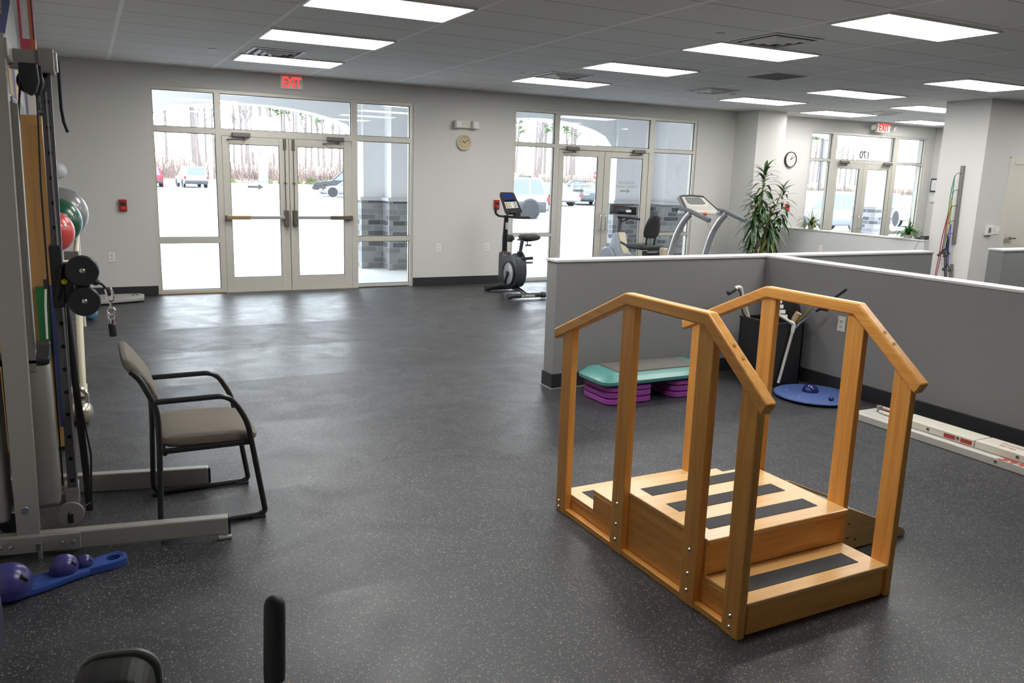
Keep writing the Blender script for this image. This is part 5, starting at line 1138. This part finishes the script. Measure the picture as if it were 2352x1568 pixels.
cn = MB().loft([[(BX-.14, .29, 1.46), (BX+.065, .29, 1.46), (BX+.08, .28, 1.44), (BX+.165, .185, 1.20), (BX+.14, .17, 1.165), (BX-.075, .17, 1.145), (BX-.10, .18, 1.17), (BX-.155, .275, 1.42)],
                [(BX-.12, .335, 1.455), (BX+.05, .335, 1.455), (BX+.07, .33, 1.43), (BX+.15, .25, 1.19), (BX+.12, .23, 1.155), (BX-.06, .23, 1.135), (BX-.08, .25, 1.17), (BX-.14, .325, 1.41)]])
co = put(cn, 'console', pm('console_black', (.010, .010, .011), .65, 0, .25), ub)
def onc(u, v, w_=0):   # console face coordinates: u right 0..1, v up 0..1
    a = Vector((BX-.095, .176, 1.16)); b = Vector((BX+.155, .176, 1.18)); c = Vector((BX-.15, .284, 1.45)); e = Vector((BX+.075, .284, 1.455))
    p = a.lerp(b, u).lerp(c.lerp(e, u), v); nrm = (b-a).cross(c-a).normalized(); nrm = -nrm if nrm.y > 0 else nrm
    return tuple(p + nrm*w_)
def cpatch(u0, u1, v0, v1, mat, nm, w_=.002): return put(MB().loft([[onc(u, v, w) for u, v in ((u0, v0), (u1, v0), (u1, v1), (u0, v1))] for w in (-.006, w_)]), nm, mat, co)
SCR = glow('bike_screen_blue', (.03, .05, .28), .55)
cpatch(.2, .80, .77, .94, SCR, 'screen'); cpatch(.18, .82, .58, .66, glow('bike_screen_dark', (.015, .02, .08), .4), 'screen')
cpatch(.10, .90, .24, .55, pm('key_panel', (.40, .38, .34), .5, nscale=90, namt=.5), 'key_panel')
for k in range(8): cpatch(.16+.18*(k % 4), .25+.18*(k % 4), .29+.13*(k//4), .36+.13*(k//4), pm(('key_red', 'key_green', 'key_white', 'key_dark')[k % 4], ((.4, .05, .04), (.1, .3, .06), (.6, .6, .58), (.08, .08, .08))[k % 4], .5), 'key', .004)
put(MB().box(BX-.04, BX+.06, .15, .20, 1.165, 1.19, .01), 'console_lip', BLACK, co)

# ------------------------------------------------------------------ recumbent bike
RX = 5.86
rb_ = thing('recumbent_bike', 'recumbent exercise bike with tall black seat back behind the half wall', 'exercise bike', (RX, .1, 0))
BLUEG = pm('blue_grey_plastic', (.30, .34, .40), .4, namt=.05)
put(MB().prism([(-.05, .08), (.62, .08), (.72, .25), (.68, .50), (.52, .62), (.42, .86), (.33, .88), (.22, .60), (.0, .50), (-.1, .3)], 'x', RX-.10, RX+.10, .03, 3), 'shroud', BLUEG, rb_, True)
put(MB().lathe([(0, 0), (.20, .0), (.22, .02), (.20, .04), (0, .045)], (RX-.10, .50, .42), (-1, 0, 0), 36), 'side_disc', BLUEG, rb_, True)
put(MB().prism([(.34, .86), (.20, .58), (.12, .50), (.10, .53), (.20, .63), (.31, .88)], 'x', RX-.06, RX+.06, .006), 'front_stripe', pm('tan_panel', (.50, .45, .33), .5), rb_)
put(MB().tube([(RX, .40, .84), (RX, .37, 1.12)], .036, 14), 'console_mast', STEELD, rb_, True)
co = put(MB().loft([[(RX-.23, .33, 1.17), (RX+.23, .27, 1.145), (RX+.235, .26, 1.19), (RX+.19, .36, 1.27), (RX-.16, .40, 1.305), (RX-.20, .38, 1.30)], [(RX-.20, .42, 1.15), (RX+.20, .38, 1.13), (RX+.20, .38, 1.18), (RX+.17, .42, 1.25), (RX-.15, .45, 1.285), (RX-.18, .44, 1.28)]]), 'console', BLACK, rb_)
put(MB().box(RX-.10, RX+.12, .27, .30, 1.19, 1.235, .006), 'book_ledge', GRAPH, co); put(MB().box(RX+.03, RX+.13, .262, .275, 1.185, 1.225, .006), 'paper_tag', WHITE, co)
put(MB().box(RX-.14, RX+.05, .352, .368, 1.26, 1.285), 'dark_display', pm('dark_display', (.09, .035, .035), .3), co)
for x in (RX-.205, RX+.17, RX+.205): put(MB().box(x-.012, x+.012, .25, .34, 1.18, 1.27, .006), 'cup_rib', BLACK, co)
put(MB().tube(rnd([(RX-.06, .36, 1.11), (RX+.10, .22, 1.105), (RX+.20, .12, 1.09)], .05, 4), .018, 12).tube([(RX+.1, .25, 1.10), (RX, .36, 1.03)], .012, 8), 'front_handle', BLACKM, rb_, True)
put(MB().prism([(-.75, .36), (.3, .30), (.3, .40), (-.75, .50)], 'x', RX-.05, RX+.05, .01), 'seat_rail', SILV, rb_)
sb_ = []
for z, hw_, y in ((.83, .10, -.335), (.87, .145, -.34), (.97, .155, -.36), (1.08, .13, -.385), (1.16, .085, -.40), (1.19, .045, -.405)):
    sb_.append([(RX+.08+hw_*math.cos(R_(a)), y+.035*math.sin(R_(a)), z) for a in range(0, 360, 24)])
put(MB().loft(sb_), 'seat_back', BLACKM, rb_, True, sub=1)
put(MB().tube([(RX+.0, -.355, .86), (RX+.0, -.33, .68)], .016, 10).tube([(RX+.15, -.355, .86), (RX+.15, -.33, .68)], .016, 10), 'back_post', BLACKP, rb_, True)
put(MB().box(RX-.12, RX+.28, -.42, .02, .66, .735, .03, 3), 'seat_base', BLACKM, rb_, True)
put(MB().tube(rnd([(RX-.14, -.40, .69), (RX-.16, -.1, .70), (RX-.15, .10, .74)], .05, 4), .018, 12).tube(rnd([(RX+.30, -.45, .69), (RX+.32, -.15, .70), (RX+.30, .05, .72)], .05, 4), .018, 12), 'side_handle', BLACKP, rb_, True)
put(MB().box(RX+.20, RX+.29, -.52, -.40, .48, .70, .02), 'rear_cover', pm('tan_panel', (0, 0, 0)), rb_)
put(MB().prism([(-.5, .12), (-.36, .12), (-.30, .64), (-.42, .64)], 'x', RX-.04, RX+.2, .01), 'seat_support', BLACKP, rb_)
put(MB().box(RX-.3, RX+.3, -.56, -.46, 0, .07, .015).box(RX-.3, RX+.3, .62, .70, 0, .07, .015).box(RX-.05, RX+.05, -.5, .65, .05, .11, .01), 'floor_frame', BLACKP, rb_)
put(MB().tube([(RX-.2, .28, .36), (RX+.2, .34, .44)], .014, 8).box(RX-.28, RX-.17, .22, .32, .34, .37, .01).box(RX+.17, RX+.28, .30, .40, .43, .46, .01), 'pedals', BLACK, rb_)

# ------------------------------------------------------------------ treadmill
TX = 7.225
tm = thing('treadmill', 'silver treadmill with curved uprights facing the window beside the tall plant', 'treadmill', (TX, .1, 0))
SILVT = pm('silver_paint', (.55, .56, .57), .28, .55, namt=.03); DGR = pm('slate_plastic', (.16, .17, .19), .4, namt=.06)
put(MB().box(TX-.42, TX+.42, -1.30, .62, .05, .16, .02), 'deck', DGR, tm); put(MB().box(TX-.27, TX+.27, -1.28, .30, .155, .168), 'belt', BLACKM, tm)
put(MB().box(TX-.44, TX+.44, .32, .80, .05, .30, .06, 3), 'motor_cover', DGR, tm, True)
put(MB().box(TX-.40, TX-.34, -1.25, -1.15, 0, .06).box(TX+.34, TX+.40, -1.25, -1.15, 0, .06).box(TX-.40, TX-.34, .6, .7, 0, .06).box(TX+.34, TX+.40, .6, .7, 0, .06), 'foot', BLACKM, tm)
for xs, dy in ((6.87, .0), (7.60, 0)):
    put(MB().tube(rnd([(xs, .43, .15), (xs, .36, .45), (xs, .22, .85), (xs, .03, 1.10), (xs, -.10, 1.20)], .25, 6), .05, 16), 'upright', SILVT, tm, True)
    arm = rnd([(xs, .16, 1.25), (xs, -.05, 1.24), (xs, -.30, 1.175), (xs, -.55, 1.115)], .08, 5)
    put(MB().tube(arm, .04, 14, flat=(.038, .034, (0, 0, 1))), 'arm', DGR, tm, True)
cb_ = put(MB().box(6.84, 7.63, .02, .20, 1.17, 1.235, .02, 3), 'cross_bar', SILV, tm, True)
co = put(MB().loft([[(6.885, .22, 1.46), (7.335, .22, 1.46), (7.40, .20, 1.44), (7.56, .05, 1.235), (6.92, .05, 1.225), (6.87, .20, 1.43)], [(6.90, .30, 1.45), (7.33, .30, 1.45), (7.39, .29, 1.43), (7.55, .16, 1.22), (6.93, .16, 1.215), (6.88, .29, 1.42)]]), 'console', pm('console_shell', (.33, .32, .29), .5, namt=.04), tm)
def ont(u, v, w_=0):
    a, b, c, e = Vector((6.92, .05, 1.225)), Vector((7.56, .05, 1.235)), Vector((6.885, .22, 1.46)), Vector((7.36, .215, 1.455))
    p = a.lerp(b, u).lerp(c.lerp(e, u), v); nrm = (b-a).cross(c-a).normalized(); nrm = -nrm if nrm.y > 0 else nrm
    return tuple(p + nrm*w_)
def tpatch(P, mat, nm, w_=.003): return put(MB().loft([[ont(u, v, w) for u, v in P] for w in (-.008, w_)]), nm, mat, co)
tpatch([(.10, .92), (.16, .97), (.80, .97), (.86, .90), (.84, .45), (.76, .36), (.18, .36), (.10, .46)], pm('cream_bezel', (.55, .52, .45), .4), 'bezel')
tpatch([(.14, .88), (.19, .92), (.77, .92), (.82, .86), (.80, .48), (.72, .42), (.22, .42), (.14, .50)], pm('console_display', (.075, .075, .07), .55, nscale=50, namt=.3), 'display', .006)
put(MB().tube([ont(.0, .98, .004), ont(.5, 1.02, .01), ont(.98, .98, .004)], .014, 8).tube([ont(.98, .98, .004), ont(1.0, .02, .006)], .010, 8).tube([ont(0, .98, .004), ont(0, .1, .004)], .018, 8), 'console_edge', BLACK, co, True)
put(MB().box(7.02, 7.48, .0, .04, 1.175, 1.22, .006), 'key_strip', pm('cream_bezel', (0, 0, 0)), co)
put(MB().box(7.10, 7.30, -.004, .002, 1.185, 1.215, .001), 'sticker', pm('sticker_white_red', (.62, .40, .34), .5, nscale=70, namt=.4), co)
put(MB().cyl((7.22, -.01, 1.19), (7.22, -.045, 1.175), .022, 14), 'safety_key', pm('orange_red', (.6, .10, .04), .4), co, True)
put(MB().tube([(7.22, -.04, 1.16), (7.24, -.05, 1.06), (7.30, -.05, .98), (7.37, -.05, .93)], .0035, 6), 'safety_cord', pm('orange_red', (0, 0, 0)), co, True)

# ------------------------------------------------------------------ plants
LEAF = pm('dracaena_leaf', (.028, .075, .018), .35, namt=.45, nscale=9, coat=.1); LEAFY = pm('yellowing_leaf', (.20, .22, .03), .45, namt=.4)
STEM = pm('tan_cane', (.40, .27, .12), .7, nscale=12, namt=.2)
def leaf(m, p, az, el, L, w_, droop, rng, zmin=None):
    d = Vector((math.cos(az)*math.cos(el), math.sin(az)*math.cos(el), math.sin(el))); s = Vector((-math.sin(az), math.cos(az), 0)); A = []; B = []; Cc = []
    p = Vector(p); n = 7
    for i in range(n+1):
        f = i/n; w2 = w_*(math.sin(PI*min(1, .18+f*.86))**.8)*(1 if f < .98 else .05)
        A.append(p + s*w2 + Vector((0, 0, .18*w2))); B.append(p - s*w2 + Vector((0, 0, .18*w2))); Cc.append(p.copy())
        d = (d + Vector((0, 0, -droop/n))).normalized(); p = p + d*(L/n)
        if zmin is not None and p.z < zmin: p.z = zmin + .002*i
    m.strip(A, Cc); m.strip(Cc, B)
def head(m, c, n, L, w_, rng, h=.35, el0=1.15, el1=-.5, dr=1.3):
    for i in range(n):
        f = i/n; az = i*2.4 + rng.uniform(-.25, .25); el = el0 + (el1-el0)*(1-(1-f)**1.2) + rng.uniform(-.15, .15)
        leaf(m, (c[0], c[1], c[2]-h*f), az, el, L*rng.uniform(.75, 1.1)*(.75+.35*min(1, f*2)), w_*rng.uniform(.8, 1.15), dr*rng.uniform(.7, 1.25), rng)
rng = random.Random(11)
pt = thing('potted_dracaena', 'tall leafy corn plant standing in front of the wall column', 'plant', (8.63, .20, 0))
stm = MB(); lv = MB(); ly = MB()
px, py = 8.66, .25
canes = [((px, py, .35), (px-.02, py, 1.15), (px+.02, py, 1.90)), ((px+.06, py+.02, .35), (px+.10, py-.05, .95), (px+.38, py-.10, 1.62)), ((px-.03, py-.05, .35), (px-.10, py-.06, .50), (px-.22, py-.08, .74)), ((px+.03, py-.04, .35), (px+.06, py-.1, .8), (px+.12, py-.12, 1.30)), ((px-.04, py+.03, .35), (px-.12, py, .9), (px-.16, py-.03, 1.45))]
for c in canes: stm.tube([c[0], c[1], c[2]], [.020, .017, .009], 10)
head(lv, canes[0][2], 64, .42, .027, rng, .75); head(lv, canes[1][2], 40, .36, .024, rng, .62); head(lv, canes[2][2], 22, .30, .022, rng, .28); head(lv, canes[3][2], 42, .44, .028, rng, .55, .8, -1.2, .9); head(lv, canes[4][2], 46, .42, .028, rng, .65, .9, -1.1, 1.0)
head(ly, (px+.14, py-.12, .86), 16, .36, .024, rng, .22, -.2, -1.3, .5); head(lv, (px+.2, py-.1, 1.08), 20, .40, .026, rng, .3, .2, -1.2, .8)
put(stm, 'cane_stems', STEM, pt, True); put(lv, 'foliage', LEAF, pt, True); put(ly, 'yellowed_leaves', LEAFY, pt, True, label='yellowing lower leaves')
put(MB().lathe([(0, 0), (.15, 0), (.19, .30), (.205, .31), (.205, .34), (.185, .34), (.18, .31), (0, .31)], (px, py, 0), (0, 0, 1), 36), 'pot', pm('terracotta_pot', (.22, .09, .05), .7), pt, True)
put(MB().lathe([(0, .305), (.178, .312), (.178, .318), (0, .325)], (px, py, 0), (0, 0, 1), 24), 'soil', pm('soil', (.03, .02, .014), .95), pt)
def small_plant(x, y, z0, lab, seed, H_, spread, yel):
    rg = random.Random(seed); t = thing('spider_plant', lab, 'plant', (x, y, z0), group='small plants on the pale half wall')
    put(MB().lathe([(0, 0), (.045, 0), (.05, .04), (.055, .043), (.05, .05), (.045, .043), (0, .04)], (x, y, z0), (0, 0, 1), 24), 'pot', pm('pot_white', (.6, .6, .58), .4), t, True)
    m = MB()
    for i in range(80): leaf(m, (x+rg.uniform(-.02, .02), y+rg.uniform(-.02, .02), z0+.035), rg.uniform(0, 2*PI), rg.uniform(.95, 1.5), rg.uniform(.22, .40)*spread, .010, rg.uniform(2.0, 3.8), rg, z0+.012)
    put(m, 'foliage', pm('spider_leaf_%d' % seed, (.12, .15, .03) if yel else (.05, .16, .03), .45, namt=.4, nscale=14), t, True)
    put(MB().tube([(x, y, z0+.07), (x+.01, y-.01, z0+.24), (x+.005, y, z0+H_)], [.006, .004, .001], 6), 'shoot', pm('shoot_dark', (.07, .08, .03), .6), t, True)
small_plant(9.645, .02, .936, 'olive green spider plant on the pale half wall beneath the left end window', 3, .42, 1.15, True)
small_plant(9.645, -1.90, .936, 'bright green spider plant near the right end of the pale half wall', 6, .45, 1.0, False)
for (y, w_, h_, lab) in ((-2.11, .07, .03, 'small flat black box on the pale half wall by the right plant'), (-2.205, .09, .06, 'larger black box at the right end of the pale half wall')):
    t = thing('black_device', lab, 'device', (9.63, y, .936)); put(MB().box(9.585, 9.675, y-w_/2, y+w_/2, .936, .936+h_, .006), 'device_body', BLACK, t); put(MB().box(9.583, 9.586, y-w_*.3, y+w_*.3, .942, .936+h_*.6), 'front_panel', STEELD, t)
    if h_ > .05: put(MB().tube([(9.585, y+.02, .95), (9.54, y+.04, .88), (9.545, y+.12, .70), (9.548, y+.13, .45)], .003, 6), 'power_cord', CABLE, t, True)

# ------------------------------------------------------------------ resistance tubes on the wall rail
FX = 9.66
t = thing('wall_rail', 'upper grey rail with wire hooks for exercise tubes on the wall block', 'rail', (FX, -2.66, 1.4))
RAIL = pm('grey_rail', (.20, .19, .175), .5, .3)
put(MB().prism([(-2.625, 2.03), (-2.68, 2.03), (-2.70, .92), (-2.645, .92)], 'x', FX-.025, FX, .003), 'rail_body', RAIL, t)
for k, z in enumerate((1.92, 1.68, 1.46, 1.24, 1.06)): put(MB().tube(rnd([(FX-.02, -2.655, z), (FX-.09, -2.64, z+.005), (FX-.095, -2.60, z-.05)], .02, 4), .004, 8), 'hook', BLACK, t, True)
t = thing('wall_rail', 'lower grey rail on the wall block behind the dangling black handles', 'rail', (FX, -2.70, .3))
put(MB().prism([(-2.665, .62), (-2.715, .62), (-2.755, .02), (-2.70, .02)], 'x', FX-.025, FX, .003), 'rail_body', RAIL, t); put(MB().cyl((FX-.03, -2.69, .5), (FX-.02, -2.69, .5), .012, 12), 'screw', STEEL, t)
def tubeband(col, top, mid, end, lab, ww=.006, strap=True):
    t = thing('exercise_tube', lab, 'exercise tube', (FX-.06, mid[1], mid[2]), group='exercise tubes on the wall rail')
    m = pm('tube_%d_%d_%d' % tuple(int(c*100) for c in col), col, .35, namt=.05)
    a, b, c = Vector(top), Vector(mid), Vector(end)
    for o in (-.018, .018): put(MB().tube(rnd([a, a.lerp(b, .5)+Vector((-.01, o, 0)), b+Vector((-.01, o*.8, 0)), c+Vector((0, o*.6, 0))], .1, 5), ww, 8), 'tube', m, t, True)
    if strap:
        for o in (-.05, .045):
            e = c + Vector((-.015, o, 0))
            put(MB().tube([c, e+Vector((0, o*.3, -.08))], .006, 6).tube([c, e+Vector((0, -o*.2, -.09))], .006, 6), 'webbing', BLACKM, t, True)
            put(MB().tube([e+Vector((0, o*.4, -.085)), e+Vector((0, -o*.35, -.095))], .014, 10), 'handle', BLACKM, t, True)
tubeband((.02, .22, .15), (FX-.09, -2.60, 1.88), (FX-.07, -2.585, 1.40), (FX-.06, -2.55, .82), 'green exercise tube on the highest hook')
tubeband((.50, .36, .05), (FX-.085, -2.60, 1.60), (FX-.07, -2.60, 1.30), (FX-.06, -2.60, .86), 'yellow exercise tube between the green and blue tubes')
tubeband((.30, .02, .025), (FX-.09, -2.58, 1.36), (FX-.06, -2.52, .72), (FX-.06, -2.48, .22), 'dark red exercise tube hanging lowest with its handle near the floor')
tubeband((.04, .07, .40), (FX-.085, -2.64, 1.20), (FX-.07, -2.63, .90), (FX-.06, -2.655, .62), 'blue exercise tube on the lowest hook')
tubeband((.02, .02, .022), (FX-.09, -2.63, 1.02), (FX-.06, -2.62, .70), (FX-.06, -2.65, .40), 'black exercise tube with thick straps bunched under the others', .008)

# ------------------------------------------------------------------ daylight, camera
w = bpy.data.worlds.new('overcast'); bpy.context.scene.world = w; w.use_nodes = True; nt = w.node_tree
bg = nt.nodes['Background']; tc = nn(nt, 'ShaderNodeTexCoord'); sx = nn(nt, 'ShaderNodeSeparateXYZ'); nt.links.new(tc.outputs['Generated'], sx.inputs[0])
cr = nn(nt, 'ShaderNodeValToRGB'); nt.links.new(sx.outputs['Z'], cr.inputs[0])
cr.color_ramp.elements[0].position = 0.0; cr.color_ramp.elements[0].color = (.90, .95, 1, 1); cr.color_ramp.elements[1].position = .8; cr.color_ramp.elements[1].color = (.72, .85, 1, 1)
nt.links.new(cr.outputs[0], bg.inputs['Color']); bg.inputs['Strength'].default_value = 5.0

cd = bpy.data.cameras.new('camera'); cam = bpy.data.objects.new('camera', cd); C.objects.link(cam)
cd.sensor_width = 36; cd.lens = 1874.4/2352*36; cd.clip_start = .05; cd.clip_end = 600
pitch, yaw, roll = .2011, .4803, .0306
cy_, sy_, cp_, sp_ = math.cos(yaw), math.sin(yaw), math.cos(pitch), math.sin(pitch)
F = Vector((sy_*cp_, cy_*cp_, -sp_)); Rt = Vector((cy_, -sy_, 0)); Up = Rt.cross(F)
R2 = Rt*math.cos(roll) + Up*math.sin(roll); U2 = -Rt*math.sin(roll) + Up*math.cos(roll)
cam.matrix_world = Matrix(((R2.x, U2.x, -F.x, -1.5803), (R2.y, U2.y, -F.y, -10.3621), (R2.z, U2.z, -F.z, 1.7054), (0, 0, 0, 1)))
sc = bpy.context.scene; sc.camera = cam
vs = sc.view_settings; vs.view_transform = 'Standard'; vs.look = 'None'; vs.gamma = 1; vs.use_curve_mapping = False; vs.exposure = 0.7
cy = sc.cycles; cy.use_denoising = True; cy.max_bounces = 10; cy.diffuse_bounces = 5; cy.glossy_bounces = 4; cy.transparent_max_bounces = 16; cy.caustics_reflective = False; cy.caustics_refractive = False; cy.sample_clamp_indirect = 6
